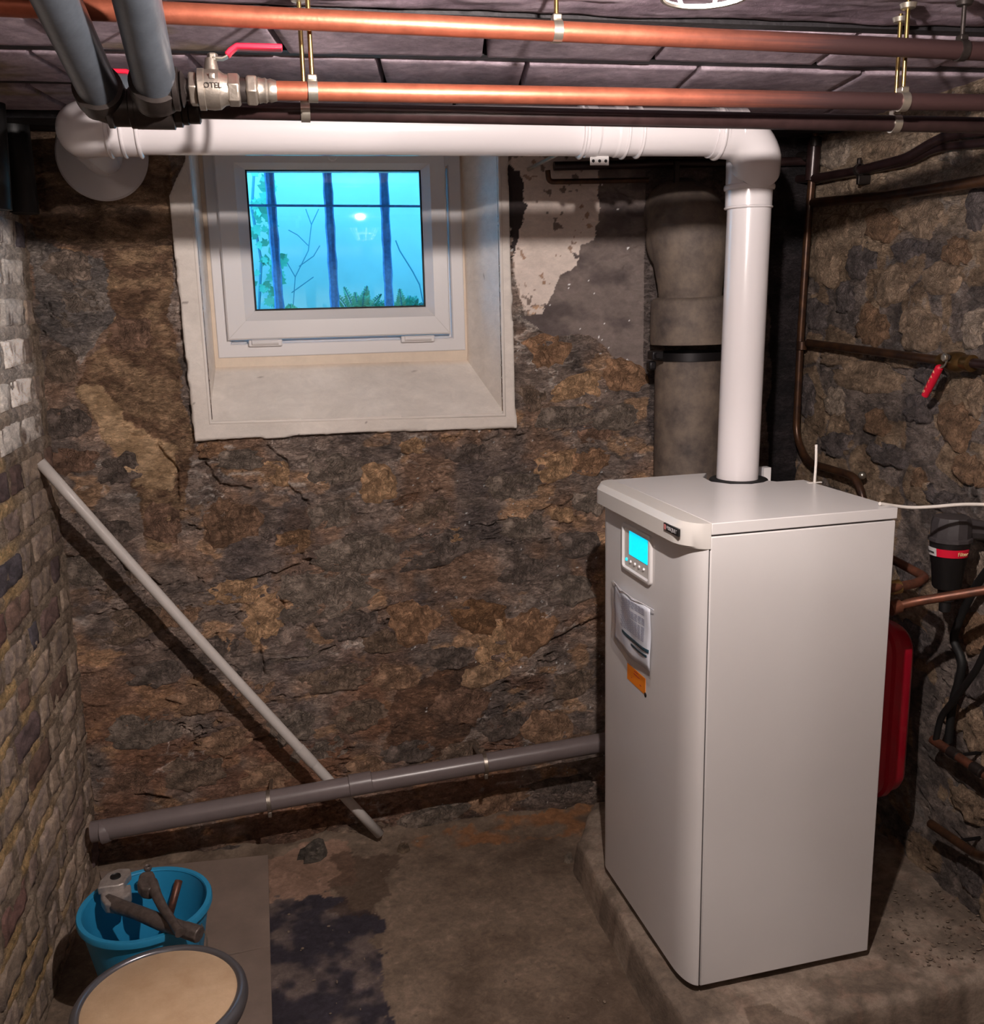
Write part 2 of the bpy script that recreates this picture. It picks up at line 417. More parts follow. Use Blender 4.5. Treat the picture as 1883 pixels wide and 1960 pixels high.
P_soot = pw((1150, 200), (1600, 200), (1600, 960), (1250, 900), (1245, 730), (1130, 650), (1050, 640), (1000, 600), (1040, 590), (1110, 470), (1140, 460))
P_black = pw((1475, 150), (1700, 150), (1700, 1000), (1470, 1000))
P_blot = pw((970, 310), (1000, 330), (1005, 400), (992, 450), (985, 500), (975, 430), (968, 380))
P_red = pw((760, 1300), (920, 1270), (900, 1400), (860, 1460), (740, 1440))
P_rim = pw((322, 383), (345, 600), (371, 847), (440, 842), (520, 840), (600, 833), (700, 830), (800, 826), (900, 824), (990, 821), (984, 640), (976, 444), (970, 225), (330, 225), (322, 383))
P_floorbrown = pw((190, 1500), (1140, 1400), (1140, 1700), (190, 1800))
def back_height(u, v):
    wu = u + .05 * (fbm(u * 7, v * 7, 3) - .5); wv = v + .05 * (fbm(u * 7, v * 7, 8) - .5)
    f1, f2, cid = cells(wu / .15, wv / .085, 3)
    smooth = inpoly(u + .03 * (fbm(u * 12, v * 12, 5) - .5), v + .03 * (fbm(u * 12, v * 12, 6) - .5), P_white) * 1. + \
        inpoly(wu, wv, P_soot) * .85 + inpoly(wu, wv, P_black) * .1
    smooth = np.clip(smooth, 0, 1)
    och = inpoly(wu, wv, P_ochre) * 1. + inpoly(wu, wv, P_top) * 1.
    rough = 1 - smooth * .9 - np.clip(och, 0, 1) * .35 * (1 - smooth)
    h = .018 * (fbm(u * 3.5, v * 3.5, 1) - .5)
    h = h + rough * (.026 * (fbm(u * 9, v * 15, 2, 5) - .5) + .005 * (sstep(.02, .3, f2 - f1) - .5) + .008 * (cid - .5) * sstep(.0, .25, f2 - f1))
    wq = fbm(u * 9, v * 9, 12) * 2.2; fl = sstep(.38, .62, fbm(u * 4, v * 5, 14))
    cr = ridge(u * 9 + wq, v * 24 + wq, 21, 4)
    h = h - rough * fl * .020 * sstep(.78, .93, cr)                       # flaking, mostly horizontal crevices
    cr2 = ridge(u * 24 + wq * 2, v * 55 + wq * 2, 31, 3)
    h = h - rough * (.3 + .7 * fl) * .010 * sstep(.70, .92, cr2)
    st = fbm(u * 16 + wq, v * 42 + wq, 33, 3)
    h = h + rough * fl * .009 * (np.floor(st * 7) / 7 + .14 * sstep(.7, 1, (st * 7) % 1) - .5)
    h = h + rough * .004 * (fbm(u * 70, v * 90, 41, 2) - .5)
    for c in cracks:
        d = segd(u + .018 * (fbm(u * 24, v * 24, 51) - .5), v + .018 * (fbm(u * 40, v * 40, 52) - .5), c)
        h = h - .026 * np.exp(-(d / .0065) ** 2)
    h = h + .045 * sstep(.13, .02, v + .03 * (fbm(u * 6, u * 0, 61) - .5)) * (.6 + .8 * fbm(u * 8, v * 8, 62))
    ds = segd(u, v, P_rim); ins_ = inpoly(u, v, P_rim)                # behind the plaster surround the masonry stays back
    h = np.where(ins_, np.minimum(h, -.006), h - .012 * np.exp(-(ds / .008) ** 2))
    return h, f1, f2, cid, wu, wv, smooth
def back_col(u, v, h, f1, f2, cid, wu, wv, smooth):
    n1 = fbm(u * 5, v * 6, 71, 5); n2 = fbm(u * 14, v * 20, 81, 4); n3 = fbm(u * 40, v * 55, 91, 3)
    c = mixc(lin(86, 75, 69), lin(118, 102, 92), sstep(.3, .7, n2)[..., ])
    c = mixc(c, lin(120, 90, 68), sstep(.48, .66, n1) * .7)
    c = mixc(c, lin(146, 112, 80), sstep(.60, .68, fbm(u * 9 + 5, v * 15, 77, 5)) * .75)
    c = mixc(c, lin(76, 67, 66), sstep(.60, .75, fbm(u * 6, v * 8, 101, 4)) * .6)
    c = mixc(c, c * 1.22, sstep(.5, 1, cid) * .5)
    c = mixc(c, c * .80, sstep(.5, 0, cid) * .5)
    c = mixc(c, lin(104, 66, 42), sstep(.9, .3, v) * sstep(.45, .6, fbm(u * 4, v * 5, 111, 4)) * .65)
    eff = sstep(.80, .93, ridge(u * 10 + 3 * n2, v * 12, 121, 3)) * sstep(.45, .65, fbm(u * 3.2, v * 3.2, 131))
    c = mixc(c, lin(176, 166, 158), eff * .55)
    ox_ = wu + .035 * (n2 - .5) + .02 * (n3 - .5); oz_ = wv + .045 * (fbm(u * 15, v * 18, 85) - .5) + .02 * (n3 - .5)
    o = inpoly(ox_, oz_, P_ochre); c = np.where(o[..., None], mixc(lin(92, 68, 50), lin(124, 98, 72), sstep(.35, .65, fbm(u * 18, v * 26, 83, 5))), c)
    o = inpoly(ox_, oz_, P_top); c = np.where(o[..., None], mixc(lin(80, 61, 47), lin(116, 92, 70), sstep(.35, .7, n2)), c)
    o = inpoly(ox_, oz_, P_grey); c = np.where(o[..., None], mixc(lin(84, 77, 74), lin(112, 102, 95), sstep(.35, .7, n2)), c)
    o = inpoly(ox_, oz_, P_tan); c = np.where(o[..., None], mixc(lin(120, 96, 68), lin(142, 116, 86), sstep(.35, .7, n2)), c)
    o = inpoly(wu + .05 * (n2 - .5), wv + .06 * (fbm(u * 15, v * 18, 85) - .5), P_red); c = np.where(o[..., None], mixc(lin(72, 54, 43), lin(98, 70, 52), sstep(.35, .7, n2)), c)
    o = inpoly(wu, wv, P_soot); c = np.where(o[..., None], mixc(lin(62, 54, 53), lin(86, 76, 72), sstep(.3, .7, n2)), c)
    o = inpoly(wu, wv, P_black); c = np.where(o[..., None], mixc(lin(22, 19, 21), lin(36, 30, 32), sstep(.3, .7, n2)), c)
    sp = (fbm(u * 90, v * 90, 141, 2) > .885) & (u > .3) & (u < 1.1)
    c = np.where(sp[..., None], lin(205, 196, 186), c)
    up = u + .03 * (fbm(u * 12, v * 12, 5) - .5) + .02 * (n3 - .5); vp = v + .03 * (fbm(u * 12, v * 12, 6) - .5) + .02 * (n3 - .5)
    o = inpoly(up, vp, P_white) & (fbm(u * 45, v * 45, 151, 3) < .68); c = np.where(o[..., None], mixc(lin(146, 134, 126), lin(160, 148, 140), n2), c)
    o = inpoly(u + .03 * (n3 - .5), v + .03 * (n3 - .5), P_blot); c = np.where(o[..., None], lin(40, 34, 34), c)
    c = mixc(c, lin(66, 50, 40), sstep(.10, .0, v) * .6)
    g = c.mean(-1, keepdims=True)
    return (c * .84 + g * .16) * 2.35
us = np.arange(XL - .09, XR + .06, .0038); vs_ = np.arange(-.03, ZC + .06, .0038)
U, V = np.meshgrid(us, vs_, indexing='ij')
h, *rest = back_height(U, V)
P = np.stack([U, YW - h, V], -1)
uc = (U[:-1, :-1] + .0019); vc = (V[:-1, :-1] + .0019)
hole = (uc > embL[0] + .005) & (uc < embR[0] - .005) & (vc > embL[2] + (embR[2] - embL[2]) * (uc - embL[0]) / (embR[0] - embL[0]) - .004) & (vc < 2.298)
och_ = inpoly(rest[3], rest[4], P_tan)
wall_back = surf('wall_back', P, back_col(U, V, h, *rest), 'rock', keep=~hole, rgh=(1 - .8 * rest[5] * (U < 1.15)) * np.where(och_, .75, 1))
tag(wall_back, kind='structure', label='rubble stone back wall with patchy old render', cat=None)
wall_back.location = (0, 0, 0)

# stones set in the back wall
def stone_mesh(name, W, H, T, seed, col, nb=26, nr=6, corner=2.8):
    rs = np.random.RandomState(seed); ph = rs.rand(6) * 6.28; am = rs.rand(6)
    vs = []; cs = []; th = np.arange(nb) * 2 * math.pi / nb
    out = 1 / (np.abs(np.cos(th)) ** corner + np.abs(np.sin(th)) ** corner) ** (1 / corner)
    out = out * (1 + .10 * am[0] * np.sin(2 * th + ph[0]) + .09 * am[1] * np.sin(3 * th + ph[1]) + .07 * am[2] * np.sin(5 * th + ph[2]) + .09 * rs.randn(nb))
    for i in range(nr + 1):
        q = 1 - i / nr
        z = T * (1 - q ** 5) * (1) if i else -T * 1.2
        for k in range(nb):
            x = W / 2 * out[k] * math.cos(th[k]) * max(q, .0); y = H / 2 * out[k] * math.sin(th[k]) * max(q, .0)
            zz = z + (T * .8 * (mnoise.noise(Vector((x * 28 + seed, y * 28, seed * .7))) + .6 * mnoise.noise(Vector((x * 70, y * 90 + seed, 3)))) if i else 0)
            vs.append((x, y, zz)); g = 1 + .45 * mnoise.noise(Vector((x * 30, y * 45, seed))) + .2 * mnoise.noise(Vector((x * 90, y * 90, seed)))
            cs.append(np.array(col) * g)
            if i == nr: break
    fs = []
    for i in range(nr - 1):
        for k in range(nb): fs.append((i * nb + k, i * nb + (k + 1) % nb, (i + 1) * nb + (k + 1) % nb, (i + 1) * nb + k))
    top = len(vs) - 1
    for k in range(nb): fs.append(((nr - 1) * nb + k, (nr - 1) * nb + (k + 1) % nb, top))
    me = bpy.data.meshes.new(name); me.from_pydata(vs, [], fs); me.shade_smooth(); vcol(me, np.array(cs)); me.materials.append(M['rock'])
    return me
def put_stone(parent, me, P, frame, rot):
    o = bpy.data.objects.new('stone', me); link(o, parent)
    r, u, n = [Vector(v) for v in frame]; c, s = math.cos(rot), math.sin(rot)
    r2 = r * c + u * s; u2 = -r * s + u * c
    o.matrix_world = Matrix(((r2.x, u2.x, n.x, P[0]), (r2.y, u2.y, n.y, P[1]), (r2.z, u2.z, n.z, P[2]), (0, 0, 0, 1)))
    return o
T_, O_, G_, D_, B_, L_, R_ = lin(188, 152, 118), lin(164, 128, 100), lin(128, 116, 106), lin(104, 93, 88), lin(126, 106, 90), lin(172, 156, 140), lin(134, 100, 80)
# x, y, width, height in the photograph's frame, tilt, colour
ST = [(722, 925, 76, 84, 0, T_), (458, 1137, 160, 46, .03, T_), (1112, 738, 140, 50, .25, T_), (1050, 672, 84, 70, .1, O_), (1195, 718, 96, 64, -.3, O_),
      (1062, 893, 90, 60, .1, T_), (1128, 885, 84, 56, 0, O_), (870, 1024, 38, 36, 0, T_), (920, 1180, 110, 80, -.3, lin(138, 104, 76)), (796, 1192, 100, 96, .5, O_),
      (965, 1235, 130, 110, .6, T_), (500, 1190, 80, 90, -.3, T_), (792, 852, 58, 36, 0, T_), (405, 862, 66, 30, 0, O_), (530, 905, 66, 50, -.5, T_),
      (1075, 985, 52, 34, -.2, T_), (440, 1000, 120, 100, .1, lin(132, 104, 84)), (1015, 1205, 110, 90, .6, O_), (560, 1390, 90, 70, .2, G_),
      (735, 1230, 90, 50, 0, B_), (760, 1300, 110, 50, 0, O_), (620, 1140, 170, 110, 0, G_), (690, 1060, 170, 80, 0, G_), (840, 1050, 190, 70, .2, D_),
      (670, 1200, 120, 60, 0, D_), (480, 1330, 110, 60, .1, O_), (640, 1300, 130, 56, 0, B_), (880, 1350, 120, 80, 0, R_), (970, 1390, 100, 60, 0, D_),
      (1050, 1395, 110, 70, .1, O_), (1100, 1310, 90, 60, .3, B_), (1090, 1130, 100, 60, 0, G_), (1000, 1090, 120, 60, 0, D_), (980, 930, 110, 60, 0, G_),
      (900, 870, 110, 40, 0, D_), (640, 900, 120, 60, 0, G_), (640, 985, 100, 60, .2, G_), (250, 1200, 130, 60, .15, B_), (300, 1290, 110, 50, .1, D_),
      (270, 1400, 140, 70, .05, G_), (370, 1480, 120, 60, 0, B_), (240, 1500, 100, 50, 0, R_), (520, 1490, 120, 60, 0, O_), (170, 1090, 90, 60, .2, G_),
      (230, 1120, 80, 50, .2, B_), (330, 1180, 90, 50, 0, O_), (210, 1020, 90, 50, 0, D_), (310, 1000, 70, 90, 0, R_), (380, 1340, 90, 50, .1, O_),
      (410, 1250, 110, 50, .1, D_), (560, 1250, 110, 60, .1, G_), (1110, 1040, 90, 50, 0, D_), (1130, 960, 80, 50, -.2, G_), (1000, 1010, 90, 50, 0, G_),
      (930, 1290, 100, 50, .3, T_), (860, 1260, 90, 50, 0, D_), (830, 980, 110, 60, 0, B_), (1180, 800, 110, 50, 0, G_), (1080, 800, 120, 50, 0, G_),
      (1020, 760, 60, 60, 0, B_), (1140, 830, 80, 40, 0, R_), (150, 590, 90, 70, 0, G_), (130, 510, 80, 60, 0, lin(132, 116, 104)), (120, 700, 70, 60, 0, B_),
      (130, 810, 80, 60, 0, D_), (140, 880, 90, 60, 0, R_), (230, 900, 80, 60, .4, D_), (250, 640, 90, 60, 0, R_), (460, 880, 90, 44, 0, G_),
      (780, 960, 60, 60, 0, lin(130, 92, 66)), (560, 1040, 70, 50, 0, lin(150, 112, 76)), (430, 1420, 100, 50, .15, O_), (690, 1370, 110, 60, .1, B_),
      (610, 1440, 110, 50, .1, G_), (780, 1440, 110, 50, .1, D_), (880, 1440, 90, 40, .1, B_), (1000, 1450, 90, 36, .15, R_), (700, 1470, 70, 40, .1, O_),
      (700, 1590, 120, 50, .1, B_), (820, 1560, 130, 50, .15, G_), (950, 1530, 130, 50, .15, O_), (1070, 1505, 120, 50, .12, D_), (560, 1620, 110, 44, .1, G_), (330, 1640, 120, 36, 0, B_), (430, 1625, 110, 36, 0, D_)]
BF = ((1, 0, 0), (0, 0, 1), (0, -1, 0))
for i, (x, y, w, hh, rt, col) in enumerate(ST):
    q = aty(x, y, YW); d = np.linalg.norm(q - C0); W = w * d / FOC; H = hh * d / FOC
    hs = back_height(np.array([[q[0], q[0] + W * .3, q[0] - W * .3]]), np.array([[q[2], q[2] + H * .2, q[2] - H * .2]]))[0]
    me = stone_mesh('stone', W, H, .010 if i < 20 else .007, 100 + i, np.array(col) * (1.1 if i < 20 else .8) + (0 if i < 20 else .35) * lin(130, 115, 104))
    put_stone(wall_back, me, (q[0], YW - float(hs.mean()) - .000, q[2]), BF, rt)

# ================================================================== LEFT WALL (bricks)
ys = np.arange(1.7, YW + .06, .007); zs = np.arange(-.03, ZC + .06, .007)
Yg, Zg = np.meshgrid(ys, zs, indexing='ij')
COURSE = .1085
def left_top(y): return 2.115 + .02 * np.sin(y * 9)
hL = .010 * (fbm(Yg * 5, Zg * 5, 201) - .5) + .010 * (fbm(Yg * 18, Zg * 22, 203) - .5) + .006 * (fbm(Yg * 50, Zg * 60, 205, 2) - .5)
jt = np.abs(((Zg - .02) / COURSE + .5) % 1 - .5)                     # joints stand a little proud, smeared
hL = hL + .004 * sstep(.16, .06, jt) + .006 * sstep(1.6, .6, Zg) * fbm(Yg * 9, Zg * 9, 206)
hL = hL - .07 * sstep(0, .02, Zg - left_top(Yg)) + .06 * sstep(.10, .0, YW - Yg) * 0
nL = fbm(Yg * 9, Zg * 9, 207)
cL = mixc(lin(144, 126, 110), lin(174, 155, 136), sstep(.35, .65, nL))
cL = mixc(cL, lin(206, 172, 122), sstep(.40, .52, fbm(Yg * 6.3 + 7, Zg * 7, 209)) * sstep(2.85, 2.5, Yg) * sstep(.25, .10, jt) * .9)
wash = sstep(1.35, 1.7, Zg + .25 * (fbm(Yg * 20, Zg * 4, 211) - .5)) * sstep(3.10, 3.02, Yg + .1 * (fbm(Yg * 14, Zg * 5, 213) - .5))
cL = mixc(cL, lin(214, 204, 196), wash * .9)
cL = np.where((Zg > left_top(Yg))[..., None], lin(34, 31, 34), cL)
PL = np.stack([XL + hL, Yg, Zg], -1)
wall_left = surf('wall_left', PL, cL, 'rock', flip=True)
tag(wall_left, kind='structure')
def brick_mesh(L, seed):
    n, m = max(8, int(L / .013)), 7; H = .090; vs = []; cs = []; fs = []
    base = [lin(96, 78, 74), lin(88, 74, 74), lin(104, 78, 72), lin(116, 100, 92), lin(86, 80, 86), lin(112, 90, 80)][seed % 6]
    for i in range(n + 1):
        for j in range(m + 1):
            a = i / n; b = j / m; e = min(a * L, (1 - a) * L, b * H, (1 - b) * H)
            x = .008 * min(1, e / .008) ** .5 - .004 + .006 * mnoise.noise(Vector((a * L * 22, b * H * 22, seed * 3.1))) + .003 * mnoise.noise(Vector((a * L * 70, b * H * 70, seed)))
            if e == 0: x = -.03
            vs.append((x, (a - .5) * L + (.004 * mnoise.noise(Vector((b * 6, seed, i))) if e < .01 else 0), (b - .5) * H + (.006 * mnoise.noise(Vector((a * L * 30, seed, j))) if e < .012 else 0)))
            cs.append(base * (1 + .5 * mnoise.noise(Vector((a * L * 16, b * H * 40, seed)))))
    for i in range(n):
        for j in range(m):
            k = i * (m + 1) + j; fs.append((k, k + m + 1, k + m + 2, k + 1))
    me = bpy.data.meshes.new('brick'); me.from_pydata(vs, [], fs); me.shade_smooth(); vcol(me, np.array(cs)); me.materials.append(M['brick'])
    return me
longs = [brick_mesh(.215, s) for s in range(12)]; shorts = [brick_mesh(.098, s + 20) for s in range(12)]
washed = [[], []]
for L, s0 in ((.215, 40), (.098, 60)):
    for s in range(5):
        me = brick_mesh(L, s + s0)
        nvt = len(me.vertices); co = np.zeros(nvt * 3); me.vertices.foreach_get('co', co); co = co.reshape(-1, 3)
        st = sstep(.22, .36, fbm(co[:, 1] * 90, co[:, 2] * 9, 221 + s))
        me.color_attributes.remove(me.color_attributes[0]); vcol(me, mixc(np.tile(lin(120, 104, 96), (nvt, 1)), lin(226, 218, 210), st))
        washed[0 if L > .2 else 1].append(me)
smeared = [[], []]
for L, s0 in ((.215, 80), (.098, 100)):
    for s in range(6):
        me = brick_mesh(L, s + s0); nvt = len(me.vertices); co = np.zeros(nvt * 3); me.vertices.foreach_get('co', co); co = co.reshape(-1, 3)
        st = sstep(.35, .6, fbm(co[:, 1] * 30, co[:, 2] * 20, 231 + s))
        me.color_attributes.remove(me.color_attributes[0]); vcol(me, mixc(np.tile(lin(126, 112, 104), (nvt, 1)), lin(158, 140, 124), st))
        smeared[0 if L > .2 else 1].append(me)
rb = random.Random(5)
for c in range(19):
    z = .02 + COURSE * (c + .5); y = YW - .008 - (.05 if c % 2 else 0) - rb.random() * .02; k = c
    while y > 1.75:
        short = (k % 3 == 0) if c % 2 else (k % 2 == 0); k += 1
        L = .098 if short else .215; yc = y - L / 2
        t = z - 1.55 - .2 * rb.random() + (.15 if yc < 3.02 else -.35)
        me = rb.choice(washed[1 if short else 0]) if t > 0 else rb.choice(smeared[1 if short else 0]) if rb.random() < (.75 if (yc > 2.72 or z < .75) else .15) else rb.choice(shorts if short else longs)
        o = bpy.data.objects.new('brick', me); link(o, wall_left)
        o.location = (XL + .003 + rb.uniform(-.003, .003), yc, z); o.rotation_euler = (rb.uniform(-.02, .02), 0, rb.uniform(-.02, .02))
        y -= L + .016 + rb.random() * .008

# ================================================================== RIGHT WALL
ys = np.arange(1.45, YW + .06, .0045); zs = np.arange(-.03, ZC + .06, .0045)
Yg, Zg = np.meshgrid(ys, zs, indexing='ij')
def right_height(y, z):
    wy = y + .05 * (fbm(y * 7, z * 7, 303) - .5); wz = z + .05 * (fbm(y * 7, z * 7, 308) - .5)
    f1, f2, cid = cells(wy / .15, wz / .12, 9)
    h = .022 * (fbm(y * 4, z * 4, 301) - .5) + .016 * (fbm(y * 12, z * 14, 302) - .5) + .014 * (cid - .3) * sstep(.03, .2, f2 - f1)
    h = h - .012 * sstep(.82, .96, ridge(y * 12, z * 20, 321)) + .005 * (fbm(y * 50, z * 50, 331, 2) - .5)
    return h, f1, f2, cid
hR, f1, f2, cid = right_height(Yg, Zg)
n1 = fbm(Yg * 6, Zg * 6, 341); n2 = fbm(Yg * 16, Zg * 16, 343)
cR = mixc(lin(100, 90, 86), lin(142, 128, 120), sstep(.35, .65, n2))
tan = ((cid > .55) & (f2 - f1 > .08)) | (n1 > .66)
cR = np.where(tan[..., None], mixc(lin(134, 112, 92), lin(166, 142, 118), sstep(.35, .65, n2)), cR)
cR = mixc(cR, lin(176, 154, 132), sstep(1.92, 2.02, Zg + .08 * (n1 - .5)) * .85)
cR = mixc(cR, lin(156, 150, 146), sstep(.82, .94, ridge(Yg * 9 + 2 * n2, Zg * 9, 351)) * sstep(.45, .6, fbm(Yg * 3, Zg * 3, 353)) * .5)
wall_right = surf('wall_right', np.stack([XR - hR, Yg, Zg], -1), cR, 'rock')
tag(wall_right, kind='structure')
tR, gR, oR, wR = lin(164, 140, 118), lin(112, 102, 100), lin(146, 116, 92), lin(176, 158, 142)
SR = [(1759, 631, 90, 76, tR), (1667, 624, 62, 76, oR), (1708, 548, 60, 76, tR), (1834, 482, 56, 54, oR), (1800, 534, 90, 60, tR), (1680, 811, 68, 52, oR), (1601, 769, 44, 60, wR),
      (1656, 721, 150, 60, tR), (1829, 813, 74, 90, oR), (1755, 916, 34, 44, oR), (1575, 500, 80, 90, tR), (1766, 416, 120, 70, tR), (1866, 630, 50, 80, wR), (1600, 440, 70, 60, tR),
      (1690, 430, 70, 60, oR), (1650, 500, 60, 70, gR), (1870, 400, 50, 80, gR), (1600, 850, 60, 50, gR), (1700, 870, 90, 50, gR), (1780, 720, 60, 50, gR), (1760, 780, 70, 60, gR),
      (1560, 600, 50, 60, gR), (1610, 680, 80, 40, tR), (1860, 900, 70, 60, oR), (1690, 300, 110, 60, tR), (1600, 290, 80, 60, wR), (1840, 290, 90, 50, wR), (1660, 940, 90, 50, tR),
      (1810, 960, 90, 40, gR), (1740, 1090, 60, 70, gR), (1860, 1080, 60, 90, wR), (1750, 1220, 70, 60, gR), (1862, 1210, 60, 80, oR), (1850, 1300, 60, 70, gR), (1870, 1400, 50, 90, tR),
      (1850, 1540, 80, 60, tR), (1860, 1680, 60, 70, gR), (1620, 570, 40, 60, gR), (1740, 480, 60, 50, gR), (1550, 760, 30, 90, gR), (1870, 760, 40, 80, tR), (1720, 690, 60, 30, tR), (1830, 1370, 50, 60, tR)]
RF = ((0, -1, 0), (0, 0, 1), (-1, 0, 0))
for i, (x, y, w, hh, col) in enumerate(SR):
    q = atx(x, y, XR)
    if q[1] > YW - .05: continue
    d = np.linalg.norm(q - C0); sx = abs(atx(x + 5, y, XR)[1] - atx(x - 5, y, XR)[1]) / 10; W = w * sx; H = hh * d / FOC
    hs = float(right_height(np.array([[q[1]]]), np.array([[q[2]]]))[0][0, 0])
    put_stone(wall_right, stone_mesh('stone', W, H, .014, 400 + i, np.array(col) * .95, corner=2.2), (XR - hs * .6, q[1], q[2]), RF, random.uniform(-.2, .2))

# ================================================================== FLOOR
xs = np.arange(XL - .09, XR + .04, .0065); ys = np.arange(1.7, YW + .05, .0065)
Xg, Yg = np.meshgrid(xs, ys, indexing='ij')
def pf(z, *pts): return [tuple(atz(x, y, z)[:2]) for x, y in pts]
n1 = fbm(Xg * 4, Yg * 4, 501, 5); n2 = fbm(Xg * 13, Yg * 13, 503); n3 = fbm(Xg * 45, Yg * 45, 505, 3)
hF = .012 * (n1 - .5) + .004 * (n2 - .5) + .02 * sstep(YW - .12, YW - .01, Yg + .06 * (n2 - .5)) * (.4 + n2)
cF = mixc(lin(96, 81, 69), lin(122, 106, 92), sstep(.35, .65, n1))
cF = mixc(cF, cF * .75, sstep(.5, .7, n2) * .5)
wx = Xg + .10 * (n2 - .5) + .03 * (n3 - .5); wy = Yg + .10 * (fbm(Xg * 13, Yg * 13, 507) - .5) + .03 * (n3 - .5)
dk = inpoly(wx, wy, pf(0, (480, 1720), (600, 1700), (720, 1750), (745, 1960), (740, 2100), (480, 2100)))
cF = np.where(dk[..., None], mixc(lin(52, 48, 56), lin(104, 92, 88), sstep(.45, .7, n2)), cF)
hF = hF + dk * .004 * (fbm(Xg * 40, Yg * 40, 509) - .5)
pk = inpoly(wx, wy, pf(0, (505, 1650), (640, 1610), (690, 1640), (670, 1700), (520, 1730)))
cF = np.where(pk[..., None], mixc(lin(124, 100, 84), lin(150, 122, 106), n2), cF)
bd = inpoly(wx, wy, pf(0, (640, 1640), (760, 1640), (720, 1760), (640, 1740)))
cF = mixc(cF, lin(66, 50, 40), bd * .6)
rs_ = inpoly(wx, wy, pf(0, (760, 1610), (1140, 1540), (1140, 1590), (1000, 1610), (780, 1625)))
cF = mixc(cF, lin(140, 96, 62), rs_ * sstep(.4, .6, n2) * .8)
cF = mixc(cF, cF * 1.5, (n3 > .74) * .5)
floor = surf('floor', np.stack([Xg, Yg, hF], -1), cF, 'floor')
tag(floor, kind='structure')

# ================================================================== CEILING
ceiling = MB().box((XL - .1, 1.5, ZC + .045), (XR + .1, YW + .6, ZC + .09)).build('ceiling', 'beam')
tag(ceiling, kind='structure')
rows = [(1.975, 2.235), (2.285, 2.56), (2.61, 2.89)]
rc = random.Random(9)
for r, (y0, y1) in enumerate(rows):
    x = XL - .05 - r * .1
    while x < XR:
        L = .30 + rc.random() * .14; x1 = x + L - .006; gx = np.concatenate([[x, x + .003, x + .006], np.linspace(x + .02, x1 - .02, 16), [x1 - .006, x1 - .003, x1]]); gy = np.concatenate([[y0, y0 + .003, y0 + .006], np.linspace(y0 + .02, y1 - .02, 10), [y1 - .006, y1 - .003, y1]])
        Xb, Yb = np.meshgrid(gx, gy, indexing='ij')
        e = np.minimum(np.minimum(Xb - x, x1 - Xb), np.minimum(Yb - y0, y1 - Yb))
        skew = (Yb - y0) * .16
        z = ZC + .006 * (1 - np.clip(e / .006, 0, 1)) + .006 * (fbm(Xb * 6, Yb * 6, 601 + r) - .5) + rc.uniform(-.004, .004)
        z = np.where(e <= 1e-6, ZC + .05, z)
        nn = fbm(Xb * 7, Yb * 9, 605)
        cc = mixc(lin(146, 130, 140), lin(172, 156, 166), sstep(.3, .7, nn)) * rc.uniform(.9, 1.1)
        cc = mixc(cc, lin(140, 124, 108), sstep(.56, .66, fbm(Xb * 5, Yb * 7, 607)) * sstep(.0, -.3, Xb - .1))
        o = surf('block', np.stack([Xb + skew, Yb, z], -1), cc, 'ceil', parent=ceiling, flip=True)
        x += L
for y0, y1, zb in ((2.237, 2.283, ZC + .004), (2.562, 2.608, ZC + .006), (2.895, 3.0, ZC - .02), (1.94, 1.972, ZC + .002)):
    MB().box((XL - .05, y0, zb), (XR + .05, y1, ZC + .05)).build('beam', 'beam', ceiling)
for y0, y1, zb in ((1.50, 1.70, ZC - .005), (1.71, 1.935, ZC + .004)):
    n = 120; Xb, Yb = np.meshgrid(np.linspace(XL - .05, XR + .05, 260), np.linspace(y0, y1, 26), indexing='ij')
    e = np.minimum(Yb - y0, y1 - Yb)
    z = zb + .012 * (fbm(Xb * 7, Yb * 12, 611) - .5) + .006 * (ridge(Xb * 5, Yb * 30, 613) - .5) + .01 * (1 - np.clip(e / .01, 0, 1)); z = np.where(e <= 1e-6, ZC + .05, z)
    cc = mixc(lin(112, 96, 106), lin(150, 134, 144), sstep(.35, .7, fbm(Xb * 9, Yb * 16, 615)))
    surf('plank', np.stack([Xb, Yb, z], -1), cc, 'ceil', parent=ceiling, flip=True)
# beam against the back wall, ragged
Xb, Yb = np.meshgrid(np.linspace(XL - .05, XR + .05, 260), np.linspace(3.0, YW + .05, 24), indexing='ij')
z = ZC - .012 + .03 * (fbm(Xb * 6, Yb * 8, 621) - .5)
surf('plank', np.stack([Xb, Yb, z], -1), mixc(lin(40, 35, 37), lin(66, 58, 58), fbm(Xb * 9, Yb * 16, 625)), 'ceil', parent=ceiling, flip=True)

# rest of the cellar, behind and beside the camera
def shell(name, lo, hi, m): return tag(MB().box(lo, hi).build(name, m), kind='structure')
M['shell'] = mat('dim_masonry', (104, 90, 80), .9, ns=6, na=.3, bump=.01, bs=12)
shell('floor', (XL - .1, -1.7, -.1), (XR + .6, 1.72, -.002), 'shell')
shell('wall_left', (XL - .12, -1.7, -.1), (XL - .0, 1.72, ZC + .1), 'shell')
shell('wall_left', (XL - .14, 1.6, -.1), (XL - .085, YW + .1, ZC + .1), 'black')  # unseen backing added behind the brick wall to stop light leaking in
shell('wall_right', (XR + .0, -1.7, -.1), (XR + .12, 1.47, ZC + .1), 'shell')
shell('wall_right', (XR + .055, 1.4, -.1), (XR + .14, YW + .1, ZC + .1), 'black')  # unseen backing added behind the right wall as a light seal
shell('wall_front', (XL - .1, -1.8, -.1), (XR + .6, -1.7, ZC + .1), 'shell')
shell('ceiling', (XL - .1, -1.7, ZC + .02), (XR + .6, 1.52, ZC + .1), 'ceil_shell' if 0 else 'shell')

